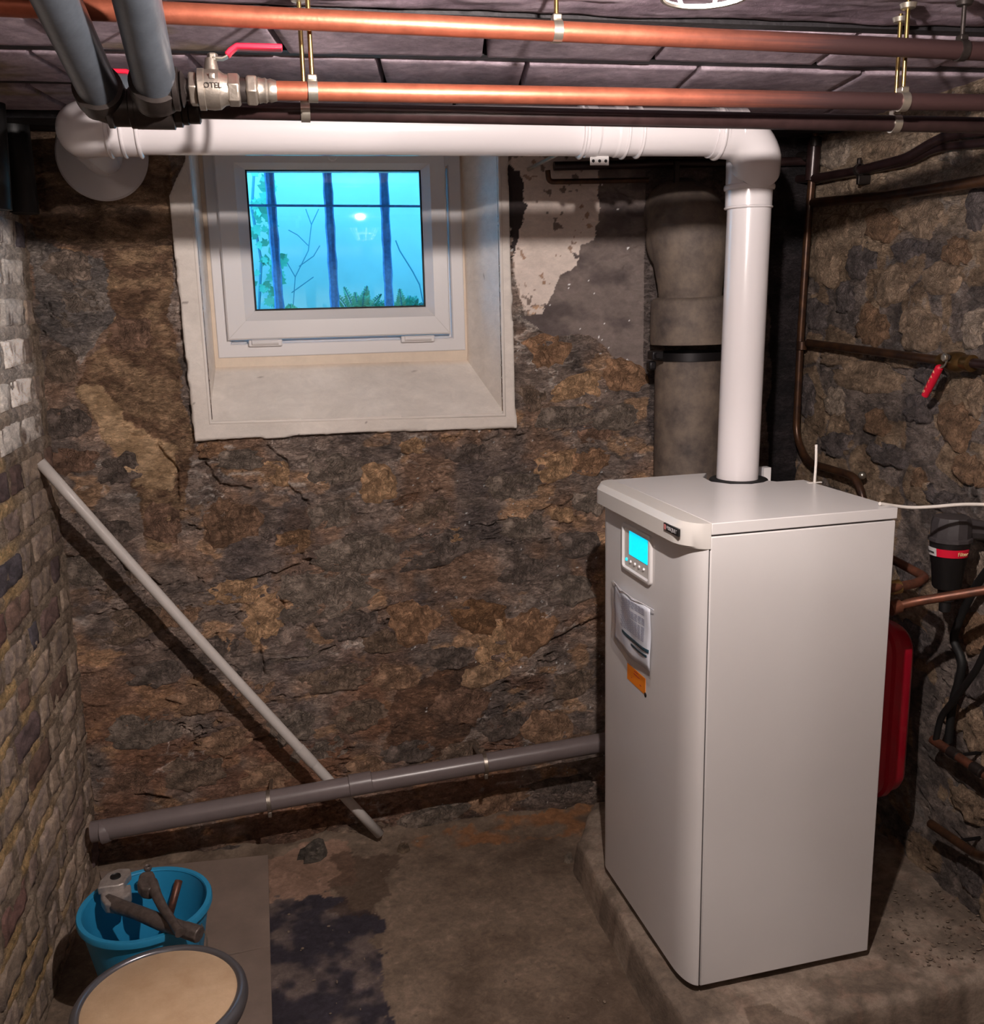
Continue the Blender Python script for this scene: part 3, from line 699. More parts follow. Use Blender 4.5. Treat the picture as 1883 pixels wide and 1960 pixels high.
# ================================================================== WINDOW
win = empty('window_1', (.16, 3.3, 1.7)); tag(win, kind='structure')
TOPZ = 2.30
bl = aty(413, 702, 3.352); br = aty(893, 688, 3.352)
# plaster surround with splayed reveals and sloping sill (one plastered skin)
outer = pw((322, 383), (345, 600), (371, 847), (440, 842), (520, 840), (600, 833), (700, 830), (800, 826), (900, 824), (990, 821), (984, 640), (976, 444))
xo0, xo1 = outer[0][0], outer[-1][0]; zo = 1.395
gu = np.arange(-.40, .76, .006); gv = np.arange(1.36, TOPZ + .02, .006)
GU, GV = np.meshgrid(gu, gv, indexing='ij')
left_x = np.interp(GV[0], [p[1] for p in outer[:3]][::-1], [p[0] for p in outer[:3]][::-1])
right_x = np.interp(GV[0], [p[1] for p in outer[9:]], [p[0] for p in outer[9:]])
left_x = np.where(gv > 2.14, left_x + (gv - 2.14) * .55, left_x)
bot = np.interp(gu, [p[0] for p in outer[2:10]], [p[1] for p in outer[2:10]])
nz = .008 * (fbm(GU * 22, GV * 22, 701) - .5)
inside = (GU > left_x[None] + nz) & (GU < right_x[None] + nz) & (GV > bot[:, None] + nz)
dn = np.minimum(np.minimum(GU - left_x[None], right_x[None] - GU), GV - bot[:, None]) + nz
yy = 3.134 + .003 * (fbm(GU * 10, GV * 10, 703) - .5) + .05 * (1 - np.clip(dn / .004, 0, 1))
cc = mixc(lin(216, 207, 199), lin(232, 225, 218), fbm(GU * 8, GV * 8, 705))
cc = np.where((fbm(GU * 38, GV * 38, 707) > .82)[..., None], lin(150, 140, 134), cc)
hole = (gu[:-1, None] + .003 > embL[0]) & (gu[:-1, None] + .003 < embR[0]) & (gv[None, :-1] + .003 > embL[2] + (embR[2] - embL[2]) * (gu[:-1, None] - embL[0]) / (embR[0] - embL[0]) + .003)
front = (dn[:-1, :-1] > -.004) & ~hole
GU2 = GU.copy(); GV2 = GV.copy()
surf('plaster_surround', np.stack([GU2, yy, GV2], -1), cc, 'plaster', parent=win, keep=front)
def splay(a0, a1, b0, b1, name, n=60, m=40, bulge=.012, seed=0):
    """skin between the line a0-a1 (front) and b0-b1 (at the frame)"""
    a0, a1, b0, b1 = [np.array(v, float) for v in (a0, a1, b0, b1)]
    s, t = np.meshgrid(np.linspace(0, 1, n), np.linspace(0, 1, m), indexing='ij'); s = s[..., None]; t = t[..., None]
    Pq = (a0 * (1 - s) + a1 * s) * (1 - t) + (b0 * (1 - s) + b1 * s) * t
    nrm = np.cross(a1 - a0, b0 - a0); nrm /= np.linalg.norm(nrm)
    if nrm[1] > 0: nrm = -nrm
    w = (fbm(s[..., 0] * 5, t[..., 0] * 3, seed) - .5) * np.sin(math.pi * t[..., 0]) ** .5 * np.sin(math.pi * s[..., 0]) ** .5
    Pq = Pq + nrm * (w * bulge)[..., None]
    c = mixc(lin(220, 212, 204), lin(236, 229, 222), fbm(s[..., 0] * 6, t[..., 0] * 4, seed + 1))
    c = mixc(c, lin(222, 202, 180), sstep(.88, 1, t[..., 0]) * .7)
    c = np.where((fbm(s[..., 0] * 22, t[..., 0] * 16, seed + 3) > .87)[..., None], lin(176, 166, 158), c)
    return surf(name, Pq, c, 'plaster', parent=win)
eL, eR = (embL[0] - .007, 3.138, embL[2] - .009), (embR[0] + .007, 3.138, embR[2] - .005)
splay(eL, eR, (bl[0], 3.352, bl[2]), (br[0], 3.352, br[2]), 'sloping_sill', seed=711)
splay((eL[0], 3.138, TOPZ), eL, (bl[0], 3.352, TOPZ), (bl[0], 3.352, bl[2]), 'left_reveal', seed=721)
splay(eR, (eR[0], 3.138, TOPZ), (br[0], 3.352, br[2]), (br[0], 3.352, TOPZ), 'right_reveal', seed=731)
M['arris'] = mat('plaster_edge', (226, 218, 211), .7, ns=20, na=.04, bump=.002, bs=30)
MB().tube([(embL[0] - .001, 3.139, TOPZ), (embL[0] - .001, 3.139, embL[2] - .003), (embR[0] + .001, 3.139, embR[2] - .003), (embR[0] + .001, 3.139, TOPZ)], .0075, 10).build('plaster_edge', 'arris', win, ang=80)
MB().box((eL[0] - .02, 3.12, TOPZ), (eR[0] + .02, 3.42, TOPZ + .03)).build('lintel', 'plaster' if 0 else 'upvc', win)
def ringframe(mb, x0, x1, z0, z1, prof):
    """mitred frame: prof is a list of (inset, y)"""
    vs = []; fs = []
    for ins, y in prof: vs += [(x0 + ins, y, z0 + ins), (x1 - ins, y, z0 + ins), (x1 - ins, y, z1 - ins), (x0 + ins, y, z1 - ins)]
    for i in range(len(prof) - 1):
        for k in range(4): fs.append((i * 4 + k, i * 4 + (k + 1) % 4, (i + 1) * 4 + (k + 1) % 4, (i + 1) * 4 + k))
    mb.add(vs, fs)
fb = aty(425, 688, 3.34); fr_ = aty(891, 668, 3.34)
fx0, fx1, fz0, fz1 = aty(408, 560, 3.34)[0] - .0, fr_[0], (fb[2] + fr_[2]) / 2, TOPZ - .002
mb = MB(); ringframe(mb, fx0, fx1, fz0, fz1, [(0, 3.40), (0, 3.342), (.003, 3.339), (.040, 3.339), (.044, 3.343), (.046, 3.36), (.060, 3.36), (.060, 3.40)])
mb.build('outer_frame', 'upvc', win, ang=30)
mb = MB(); ringframe(mb, fx0 - .06, fx1 + .06, fz0 - .06, fz1 + .01, [(0, 3.354), (.0585, 3.346), (.0625, 3.342)])
mb.build('sealant', 'sealant', win)
s0 = aty(436, 652.5, 3.312); s1 = aty(862.5, 638, 3.312); g0 = aty(491, 592.5, 3.335); g1 = aty(812, 584, 3.335); gt = aty(640, 327, 3.335)
sx0, sx1, sz0 = s0[0], s1[0], (s0[2] + s1[2]) / 2; mw = ((g0[0] - sx0) + (sx1 - g1[0])) / 2
sz1 = gt[2] + mw * .62
gx0, gx1, gz0, gz1 = g0[0], g1[0], (g0[2] + g1[2]) / 2, gt[2]
mb = MB()
a, b, c_, d_ = (g0[0] - sx0), (sx1 - g1[0]), gz0 - sz0, sz1 - gz1
def ring2(mb, prof):
    vs = []; fs = []
    for f, y in prof: vs += [(sx0 + a * f, y, sz0 + c_ * f), (sx1 - b * f, y, sz0 + c_ * f), (sx1 - b * f, y, sz1 - d_ * f), (sx0 + a * f, y, sz1 - d_ * f)]
    for i in range(len(prof) - 1):
        for k in range(4): fs.append((i * 4 + k, i * 4 + (k + 1) % 4, (i + 1) * 4 + (k + 1) % 4, (i + 1) * 4 + k))
    mb.add(vs, fs)
ring2(mb, [(0, 3.355), (0, 3.318), (.05, 3.312), (.62, 3.312), (.70, 3.318), (.94, 3.332), (.95, 3.337), (.95, 3.355)])
sash = mb.build('sash', 'upvc', win, ang=20)
mb = MB()
ring2(mb, [(.95, 3.3365), (1.005, 3.3365), (1.005, 3.35), (.95, 3.35)])
mb.build('gasket', 'black_rubber', sash)
# open-gap mitre lines on the sash
for k in range(2):
    x_ = sx0 if k == 0 else sx1; xi = gx0 if k == 0 else gx1
    MB().tube([(x_ + (xi - x_) * .06, 3.3118, sz0 + c_ * .06), (x_ + (xi - x_) * .66, 3.3125, sz0 + c_ * .66)], .0006, 6).build('mitre_joint', 'grey_plastic', sash)
MB().slab([(gx0 - .01, 3.342, gz0 - .01), (gx1 + .01, 3.342, gz0 - .01), (gx1 + .01, 3.3345, gz1 + .01), (gx0 - .01, 3.3345, gz1 + .01)], (0, .003, 0)).build('pane', 'glass', win)
for hx in (508, 800):
    q0 = aty(hx - 32, 660, 3.325); q1 = aty(hx + 32, 650, 3.325); zz = aty(hx, 656 if hx < 700 else 648, 3.325)[2]
    hg = MB().box((q0[0], 3.322, zz - .012), (q1[0], 3.342, zz + .010)).build('hinge', 'upvc', win, bevel=.004)
    MB().tube([(q0[0] + .012, 3.320, zz + .002), (q1[0] - .012, 3.320, zz + .002)], .009, 14).build('hinge_pin', 'upvc', hg)
hq = aty(636, 297, 3.305)
MB().lathe([(.0, 0), (.018, 0), (.018, .006), (.014, .010), (0, .010)], (hq[0], 3.312, hq[2] + .0), (0, -1, 0), 24).build('handle_base', 'upvc', sash, bevel=.001)

# outside the window
out = tag(MB().box((-1.4, 4.35, 1.2), (2.4, 4.45, 2.9)).build('outside_wall', 'outwall'), 'pale rendered garden wall seen through the window', 'wall', kind='structure')
tag(MB().box((-1.4, 3.41, 1.3), (2.4, 4.36, 1.72)).build('outside_ground', 'sill_soil'), 'planted ground outside the window', kind='structure')
gr = empty('window_bars', (.15, 3.62, 1.72), label='blue-painted iron bars standing outside the window pane', cat='bars')
for xt, xb in ((515, 535), (626, 641), (734, 745)):
    pt = aty(xt, 335, 3.62); pb = aty(xb, 588, 3.62); d = (pt - pb)
    pts = [pb - d * .08 + d * t for t in np.linspace(0, 1.12, 14)]
    MB().tube(pts, [.0165 * (1 + .10 * math.sin(i * 2.1 + xt)) for i in range(14)], 8).build('upright_bar', 'bar', gr)
ha = aty(440, 393, 3.60); hb_ = aty(840, 395, 3.60)
MB().tube([ha, hb_], .0042, 8).build('cross_bar', 'bar', gr)
# ivy, fern and twigs
def leaf_mesh(w):
    vs = [(0, 0, 0), (-.5, .0, .25), (-.28, .02, .45), (-.42, 0, .7), (-.15, .02, .72), (0, 0, 1.05), (.15, .02, .72), (.42, 0, .7), (.28, .02, .45), (.5, 0, .25)]
    vs = [(x * w, y * w, z * w) for x, y, z in vs] + [(x * w, y * w + .002, z * w) for x, y, z in vs]; n = 10
    me = bpy.data.meshes.new('leaf'); me.from_pydata(vs, [], [tuple(range(n))[::-1], tuple(range(n, 2 * n))] + [(i, (i + 1) % n, (i + 1) % n + n, i + n) for i in range(n)])
    me.materials.append(M['leaf']); return me
lm = leaf_mesh(.045); rl = random.Random(3)
ivy = empty('ivy_plant', aty(490, 585, 4.2), label='ivy climbing at the left behind the window pane', cat='ivy')
for i in range(64):
    y = rl.uniform(335, 590); x = rl.gauss(500 + (y - 330) * .09, 16)
    if x > 545: x -= 40
    q = aty(x, y, 4.1 + rl.random() * .15)
    o = bpy.data.objects.new('leaf', lm); link(o, ivy); o.location = Vector(q) - ivy.location; s = rl.uniform(.6, 1.2); o.scale = (s, s, s)
    o.rotation_euler = (rl.uniform(-.5, .5), rl.uniform(0, 6.3), rl.uniform(-.7, .7))
MB().tube([aty(495, 600, 4.22), aty(500, 500, 4.25), aty(482, 400, 4.24), aty(486, 330, 4.26)], .006, 6).build('stem', 'twig', ivy)
def bush(name, label, cx, top, spread, n, seed):
    r = random.Random(seed); root = empty(name, aty(cx, 600, 4.0), label=label, cat='plant'); mb = MB(); st = MB()
    for k in range(n):
        a = r.uniform(-1, 1); x1 = cx + a * spread; y1 = top + abs(a) * 30 + r.uniform(0, 25)
        p0 = aty(cx + a * spread * .3, 605, 4.0); p1 = aty(x1, y1, 3.95 + r.random() * .1); p0 = np.array(p0); p1 = np.array(p1)
        st.tube([p0, (p0 + p1) / 2 + [0, 0, .01], p1], .0022, 5)
        for j in range(9):
            t = .25 + .75 * j / 9; q = p0 * (1 - t) + p1 * t
            for sgn in (-1, 1):
                L = .035 * (1.15 - t); e = q + np.array([sgn * L, r.uniform(-.01, .01), L * .6])
                mb.slab([q, (q + e) / 2 + [0, 0, .006], e, (q + e) / 2 - [0, 0, .006]], (0, .0015, 0))
    st.build('stem', 'twig', root); tag(mb.build('leaves', 'leaf', root), kind='stuff')
bush('fern', 'feathery fern growing low in the middle of the window view', 690, 530, 60, 9, 4)
bush('leafy_weed', 'leafy weed growing low at the right of the window view', 775, 540, 38, 9, 5)
bush('low_ground_plant', 'low ground plant behind the left window bar', 560, 578, 50, 9, 6)
tw = empty('bare_twigs', aty(590, 590, 4.25), label='thin bare branching twigs between the first two window bars', cat='twigs')
mb = MB()
for pts in (((556, 640), (560, 600), (565, 530), (590, 480), (596, 430), (585, 400)), ((565, 530), (548, 500)), ((572, 510), (600, 490), (612, 470)), ((558, 560), (600, 530)), ((590, 470), (570, 450), (552, 440)), ((596, 430), (610, 400))):
    mb.tube([aty(x, y, 4.25) for x, y in pts], .002, 5)
mb.build('branch', 'twig', tw)
tw2 = tag(MB().tube([aty(x, y, 4.2) for x, y in ((757, 460), (765, 480), (790, 520), (803, 545), (812, 590), (814, 645))], .003, 5).build('thin_stalk', 'twig'), 'single thin leaning stalk right of the third window bar', 'stalk')

# ================================================================== CEILING LAMP
lamp = empty('caged_lamp', (LAMP.x, LAMP.y, ZC - .005), label='glowing wire-caged lamp hanging from the ceiling at the top edge of the picture', cat='lamp')
MB().lathe([(0, 0), (.055, 0), (.055, -.03), (.03, -.045), (.022, -.075), (.022, -.10), (0, -.10)], (LAMP.x, LAMP.y, ZC + .015), n=24).build('base', 'cage', lamp)
b_ = MB(); b_.ballast((LAMP.x, LAMP.y, LAMP.z), .015, 20, 14, (1, 1, 1.15)); b_.build('bulb', 'bulb', lamp)
cg = MB()
cr_ = lambda z: .030 + .050 * math.sin(math.pi * min(1, max(0, (ZC - .045 - z) / .21)) ** .8)
zz = [ZC - .045 - .19 * i / 10 for i in range(11)]
for k in range(8):
    g = 2 * math.pi * k / 8 + .2
    cg.tube([(LAMP.x + .02 + cr_(z) * 1.05 * math.cos(g), LAMP.y + cr_(z) * math.sin(g), z) for z in zz], .0022, 6)
for z in (zz[2], zz[5], zz[8], zz[10]):
    cg.tube([(LAMP.x + .02 + cr_(z) * 1.05 * math.cos(g), LAMP.y + cr_(z) * math.sin(g), z) for g in np.linspace(0, 2 * math.pi, 33)], .0026, 6)
cg.build('wire_cage', 'cage', lamp)

# added fill lamp, unseen behind the camera, evens out the light
FL = (-.52, -.75, 2.14)
bl2 = empty('fill_lamp', (FL[0], FL[1], ZC), label='added fill lamp, an opal globe on the ceiling behind the camera', cat='lamp')
MB().lathe([(0, 0), (.05, 0), (.05, -.02), (.03, -.03), (.03, -.09), (0, -.09)], (FL[0], FL[1], ZC + .02), n=24).build('base', 'cage', bl2)
M['globe'] = mat('fill_globe', (255, 240, 228), .5)
g_n = M['globe'].node_tree.nodes['Principled BSDF']
g_n.inputs['Emission Color'].default_value = (1, .88, .80, 1); g_n.inputs['Emission Strength'].default_value = FILL_STRENGTH
gb = MB(); gb.ballast(FL, .085, 24, 16); gb.build('globe', 'globe', bl2)

# ================================================================== CONCRETE PLINTH
SZ = .12
def il(p, q, r, s):
    (x1, y1), (x2, y2), (x3, y3), (x4, y4) = p, q, r, s
    d = (x1 - x2) * (y3 - y4) - (y1 - y2) * (x3 - x4)
    return (((x1 * y2 - y1 * x2) * (x3 - x4) - (x1 - x2) * (x3 * y4 - y3 * x4)) / d, ((x1 * y2 - y1 * x2) * (y3 - y4) - (y1 - y2) * (x3 * y4 - y3 * x4)) / d)
e = [tuple(atz(x, y, SZ)[:2]) for x, y in ((1104, 1604), (1312, 1960), (1549, 1958), (1883, 1871))]
crn = il(*e)
poly = [e[0], (e[0][0] * .45 + crn[0] * .55 - .012, e[0][1] * .45 + crn[1] * .55), (crn[0] + .0, crn[1] + .02), (crn[0] + .02, crn[1]), e[3], (XR + .04, e[3][1] + .01), (XR + .04, 2.95), (e[0][0] + .12, 2.95), (e[0][0] + .01, 2.72)]
px_, py_ = np.arange(.66, XR + .03, .004), np.arange(1.72, 2.98, .004)
Xg, Yg = np.meshgrid(px_, py_, indexing='ij')
wx = Xg + .018 * (fbm(Xg * 9, Yg * 9, 801, 2) - .5); wy = Yg + .018 * (fbm(Xg * 9, Yg * 9, 803, 2) - .5)
ins = inpoly(wx, wy, poly); sd = segd(wx, wy, poly + [poly[0]]) * np.where(ins, 1, -1)
zt = SZ * sstep(-.014, .006, sd) - .010 * (1 - sstep(0, .03, sd)) + .004 * (fbm(Xg * 10, Yg * 10, 805) - .5) + .002 * (fbm(Xg * 50, Yg * 50, 807, 2) - .5) - .004
n2 = fbm(Xg * 12, Yg * 12, 809)
cP = mixc(lin(112, 99, 88), lin(144, 129, 116), sstep(.35, .65, n2))
cP = mixc(cP, lin(140, 114, 100), sstep(.58, .70, fbm(Xg * 16, Yg * 16, 811)) * .3)
cP = mixc(cP, lin(92, 76, 64), inpoly(wx, wy, pf(SZ, (1420, 1925), (1470, 1915), (1500, 1935), (1550, 1950), (1520, 1975), (1440, 1970))) * .6)
keep = (sd[:-1, :-1] > -.024)
pl = surf('concrete_plinth', np.stack([Xg, Yg, zt], -1), cP, 'floor', keep=keep)
tag(pl, 'rough concrete plinth with worn edges under the white boiler', 'plinth', kind=None)

# ================================================================== BOILER
BY = .0588907
P0 = atz(1338, 1888.4, .14)
boi = empty('boiler', (P0[0], P0[1], SZ), BY, label='white floor-standing boiler with blue display on concrete plinth', cat='boiler')
bx = np.array([math.cos(BY), math.sin(BY), 0]); bv = np.array([-math.sin(BY), math.cos(BY), 0])
def bw(u, v, z): return np.array([P0[0], P0[1], 0]) + u * bx + v * bv + np.array([0, 0, z])
def uv_on(x, y, u): d = ray(x, y); t = ((P0 + u * bx - C0) @ bx) / (d @ bx); q = C0 + d * t - P0; return float(q @ bv), float(C0[2] + d[2] * t)
WB, DB, ZB, ZT, A_ = .478, .588, .14, 1.283, -.034
K = lambda z: z - SZ
MB().box((.0022, 0, K(ZB)), (WB, DB, K(ZT))).build('side_panel', 'white_enamel', boi, bevel=.003, local=True)
def arc(c, r0, r1, a0, a1, n=8): return [(c[0] + r0 * math.cos(a0 + (a1 - a0) * i / n), c[1] + r1 * math.sin(a0 + (a1 - a0) * i / n)) for i in range(n + 1)]
dp = [(0, .0)] + [(A_ + (0 - A_) * (1 - math.cos(t)) , .085 * (1 - math.sin(t))) for t in np.linspace(math.pi / 2, 0, 1)]
door = [(-.001, .002), (-.001, .0)] + [(A_ * math.sin(t), .085 * (1 - math.cos(t))) for t in np.linspace(.12, math.pi / 2, 12)] + \
       [(A_ * math.cos(t), DB - .05 + .05 * math.sin(t)) for t in np.linspace(0, math.pi / 2 - .1, 10)] + [(-.001, DB)]
MB().prism(door, K(ZB + .002), K(ZT - .008)).build('door', 'white_enamel', boi, bevel=.0022, local=True, ang=25)
MB().box((-.0002, .0035, K(ZB + .004)), (.0032, DB - .004, K(ZT - .006))).build('door_gap', 'charcoal', boi, local=True)
# lid with curved front fascia and a notch round the flue
LZ0, LZ1 = 1.287, 1.314
NV = .392
lid = [(.003, -.002), (WB + .002, -.002), (WB + .002, NV), (.40, NV + .004), (.385, .42), (.36, .40), (.32, .39), (.27, .41), (.24, .46), (.25, .53), (.29, .588), (.003, DB + .002)]
MB().prism(lid, K(LZ0), K(LZ1)).build('lid', 'white_enamel', boi, bevel=.002, local=True, ang=25)
B2 = -.062
def fas(o, ins): return [(o, -.003 + ins * 0)] + [((B2 + ins) * math.sin(t), -.003 + .075 * (1 - math.cos(t))) for t in np.linspace(.25, math.pi / 2, 10)] + \
       [((B2 + ins) * math.cos(t), DB - .055 + .058 * math.sin(t)) for t in np.linspace(0, math.pi / 2 - .25, 10)] + [(o, DB + .003)]
f0, f1_, f2_, f3_ = fas(.0015, .012), fas(.0015, .0), fas(.0015, .001), fas(.0015, .012)
n = len(f0); vs = []
for pl_, z in ((f0, 1.256), (f1_, 1.262), (f2_, 1.300), (f3_, 1.3145)): vs += [(x, y, K(z)) for x, y in pl_]
fs = [tuple(range(n))[::-1], tuple(range(3 * n, 4 * n))] + [(i * n + k, i * n + (k + 1) % n, (i + 1) * n + (k + 1) % n, (i + 1) * n + k) for i in range(3) for k in range(n)]
MB().add(vs, fs).build('lid_fascia', 'grey_plastic', boi, local=True, ang=28)
# flue opening in the notch
MB().lathe([(.0, -.012), (.079, -.012), (.079, .026), (.076, .0285), (.058, .0285), (.0, .0285)], (.326, .470, K(LZ0)), n=48).build('flue_gasket', 'black_rubber', boi, local=True)
MB().box((.25, .40, K(1.262)), (WB - .006, DB - .004, K(1.278))).build('flue_well', 'black', boi, local=True)
MB().box((.455, DB - .03, K(1.28)), (WB, DB - .004, K(1.322))).build('rear_bracket', 'white_enamel', boi, local=True)
for u, v in ((.05, .06), (.42, .06), (.05, .52), (.42, .52)):
    MB().lathe([(.0, 0), (.022, 0), (.022, .012), (.012, .014), (.012, .022), (0, .022)], (u, v, 0), n=16).build('foot', 'black_rubber', boi, local=True)
# display
def onp(x, y, u=A_): v, z = uv_on(x, y, u); return v, z
(v1, z1), (v2, z2), (v3, z3), (v4, z4) = [onp(x, y) for x, y in ((1194, 999), (1249, 1025), (1249, 1119), (1192, 1091))]
va, vb, za, zb = (v2 + v3) / 2, (v1 + v4) / 2, (z3 + z4) / 2, (z1 + z2) / 2
def rrect(v0, v1, z0, z1, r, n=5):
    o = []
    for cx, cy, a in ((v1 - r, z1 - r, 0), (v0 + r, z1 - r, 1), (v0 + r, z0 + r, 2), (v1 - r, z0 + r, 3)):
        o += [(cx + r * math.cos(math.pi / 2 * (a + i / n)), cy + r * math.sin(math.pi / 2 * (a + i / n))) for i in range(n + 1)]
    return o
def rings(mb, specs):
    vs = []; fs = []
    for u, pts in specs: vs += [(u, v, K(z)) for v, z in pts]
    n = len(specs[0][1])
    for i in range(len(specs) - 1):
        for k in range(n): fs.append((i * n + k, i * n + (k + 1) % n, (i + 1) * n + (k + 1) % n, (i + 1) * n + k))
    return mb.add(vs, fs)
mb = MB()
rings(mb, [(A_ + .002, rrect(va, vb, za, zb, .014)), (A_ - .006, rrect(va + .001, vb - .001, za + .001, zb - .001, .014)), (A_ - .008, rrect(va + .004, vb - .004, za + .004, zb - .004, .012)),
           (A_ - .008, rrect(va + .010, vb - .010, za + .010, zb - .010, .009)), (A_ - .0005, rrect(va + .014, vb - .014, za + .014, zb - .014, .007))])
bez = mb.build('display_bezel', 'white_enamel', boi, local=True, ang=35)
pan = MB().prism([(0, 0)] * 0 + [(A_ - .0022, va + .013), (A_ - .0022, vb - .013), (A_ + .001, vb - .013), (A_ + .001, va + .013)], K(za + .013), K(zb - .013)).build('display_panel', 'grey_plastic', boi, local=True)
(v1, z1), (v2, z2), (v3, z3), (v4, z4) = [onp(x, y) for x, y in ((1205.5, 1016), (1241.4, 1034.5), (1240.4, 1080.8), (1206.7, 1061))]
sv0, sv1, s_z0, s_z1 = (v2 + v3) / 2, (v1 + v4) / 2, (z3 + z4) / 2, (z1 + z2) / 2
o = MB().box((A_ - .0034, sv0, K(s_z0)), (A_ - .002, sv1, K(s_z1))).build('display_screen', 'screen', boi, local=True)
o['label'] = 'glowing cyan display screen'
for i, (x, y) in enumerate(((1201, 1070), (1208.6, 1075), (1216.7, 1079.8), (1225, 1085), (1233.7, 1090))):
    v, z = onp(x, y); z = min(z, s_z0 - .008)
    MB().lathe([(.0, .004), (.0035, .0035), (.0048, 0)], (A_ - .002, v, K(z)), (-1, 0, 0), 14).build('button', 'white_gloss' if i else 'screen', boi, local=True)
# badge on the fascia
(v1, z1), (v2, z2), (v3, z3), (v4, z4) = [onp(x, y, B2) for x, y in ((1271.4, 1001), (1300, 1013.5), (1299.6, 1025.7), (1271.8, 1013.5))]
bv0, bv1 = (v2 + v3) / 2, (v1 + v4) / 2; bz = (z1 + z2 + z3 + z4) / 4
bdg = MB().box((B2 - .003, bv0, K(bz - .0085)), (B2 + .003, bv1, K(bz + .0085))).build('badge', 'black', boi, bevel=.001, local=True)
MB().box((B2 - .0036, bv1 - .013, K(bz - .006)), (B2 - .002, bv1 - .004, K(bz + .006))).build('badge_emblem', 'pink', boi, local=True)
def btext(s, name, m, u, v, z, size, parent, depth=.0005):
    return text(s, name, m, bw(u, v, z), -bv, (0, 0, 1), size, None, depth)
def adopt(o, parent):
    o.parent = parent; o.matrix_parent_inverse = (Matrix.Translation(parent.location) @ Matrix.Rotation(parent.rotation_euler.z, 4, 'Z')).inverted(); return o
adopt(btext('FRISQUET', 'badge_lettering', 'text_pale', B2 - .0034, (bv0 + bv1) / 2 - .006, bz, .0125, None), boi)
# sticker, keyhole
(v1, z1), (v2, z2), (v3, z3), (v4, z4) = [onp(x, y) for x, y in ((1201, 1270), (1236, 1298), (1234.7, 1327), (1201, 1301))]
kv0, kv1, kz0, kz1 = (v2 + v3) / 2, (v1 + v4) / 2, (z3 + z4) / 2, (z1 + z2) / 2
st_ = MB().box((A_ - .0012, kv0, K(kz0)), (A_ + .001, kv1, K(kz1))).build('orange_sticker', 'orange', boi, local=True)
for i, (a, b, zz_) in enumerate(((.30, .62, .68), (.2, .3, .3), (.72, .78, .3), (.40, .60, .86))):
    MB().box((A_ - .0016, kv0 + (kv1 - kv0) * a, K(kz0 + (kz1 - kz0) * zz_)), (A_ - .001, kv0 + (kv1 - kv0) * b, K(kz0 + (kz1 - kz0) * zz_ + .002))).build('sticker_print', 'vessel', boi, local=True)
v, z = onp(1235.3, 1330)
MB().lathe([(0, .0012), (.0065, .0012), (.0065, -.001)], (A_, v, K(z)), (-1, 0, 0), 20).build('keyhole_plug', 'black', boi, local=True)

# document pouch taped to the boiler door
(v1, z1), (v2, z2), (v3, z3), (v4, z4) = [onp(x, y) for x, y in ((1177.5, 1116), (1255, 1158), (1256.5, 1300), (1178, 1236))]
dv0, dv1, dz0, dz1 = (v2 + v3) / 2, (v1 + v4) / 2, (z3 + z4) / 2, (z1 + z2) / 2
q0 = bw(A_, (dv0 + dv1) / 2, dz0)
pouch = empty('document_pouch', q0, BY, label='clear plastic pouch of instruction papers stuck on the boiler door', cat='pouch')
def PU(a, b, off): return (-.0035 - off, (dv1 - dv0) * (.5 - a), (dz1 - dz0) * b)      # a: 0 left .. 1 right
def sheet(name, m, parent, a0, a1, b0, b1, off, bulge, n=16, k=12, cut=None, thick=.0008):
    a_, b_2 = np.meshgrid(np.linspace(a0, a1, n), np.linspace(b0, b1, k), indexing='ij')
    if cut: b_2 = cut(a_, b_2)
    ofs = off + bulge * np.sin(math.pi * np.clip((a_ - a0) / (a1 - a0), 0, 1)) ** .7 * (.5 + .5 * np.clip(b_2, 0, 1)) + .0015 * np.sin(a_ * 13 + b_2 * 9)
    vs = [PU(x, y, z) for x, y, z in zip(a_.ravel(), b_2.ravel(), ofs.ravel())]
    fs = [(i * k + j, (i + 1) * k + j, (i + 1) * k + j + 1, i * k + j + 1) for i in range(n - 1) for j in range(k - 1)]
    o = MB().add(vs, fs).build(name, m, parent, local=True, ang=80)
    if m != 'film': s_ = o.modifiers.new('thickness', 'SOLIDIFY'); s_.thickness = thick; s_.offset = 0
    return o
low = lambda a, b: np.where(b < .25, b + (.25 - b) * .55 * np.clip(.45 - a, 0, 1) / .45, b)
pp = sheet('paper', 'paper', pouch, .05, .93, .08, .98, .004, .010, cut=low)
def curl(b0, b1): return lambda a, b: (b - b0) / (b1 - b0) * (b1 - b0) + b0 + .16 * np.exp(-a * 4) - .02
sheet('teal_band', 'teal', pouch, .22, .92, .335, .385, .0062, .010, k=4, cut=lambda a, b: b + .13 * np.clip(.6 - a, 0, 1) ** 1.5)
sheet('teal_band', 'teal', pouch, .45, .88, .255, .290, .0062, .010, k=4, cut=lambda a, b: b + .10 * np.clip(.7 - a, 0, 1) ** 1.5)
inkm = MB()
for i in range(26):
    b = .92 - i * .021
    if b < .44: break
    a0 = .28 + .02 * (i % 3); a1 = .84 - (.3 if i in (5, 6, 12) else 0)
    for t in np.linspace(a0, a1, 9)[:-1]:
        d = (a1 - a0) / 8; ff = lambda a: .0058 + .010 * math.sin(math.pi * (a - .05) / .88) ** .7 * (.5 + .5 * b) + .0015 * math.sin(a * 13 + b * 9)
        inkm.add([PU(t, b, ff(t)), PU(t + d * .82, b, ff(t + d * .82)), PU(t + d * .82, b + .007, ff(t + d * .82)), PU(t, b + .007, ff(t))], [(0, 1, 2, 3)])
tag(inkm.build('printed_lines', 'ink', pouch, local=True), kind='stuff')
sheet('pouch_front', 'film', pouch, 0, 1, 0, 1.0, .0085, .012, thick=.0004, cut=low)
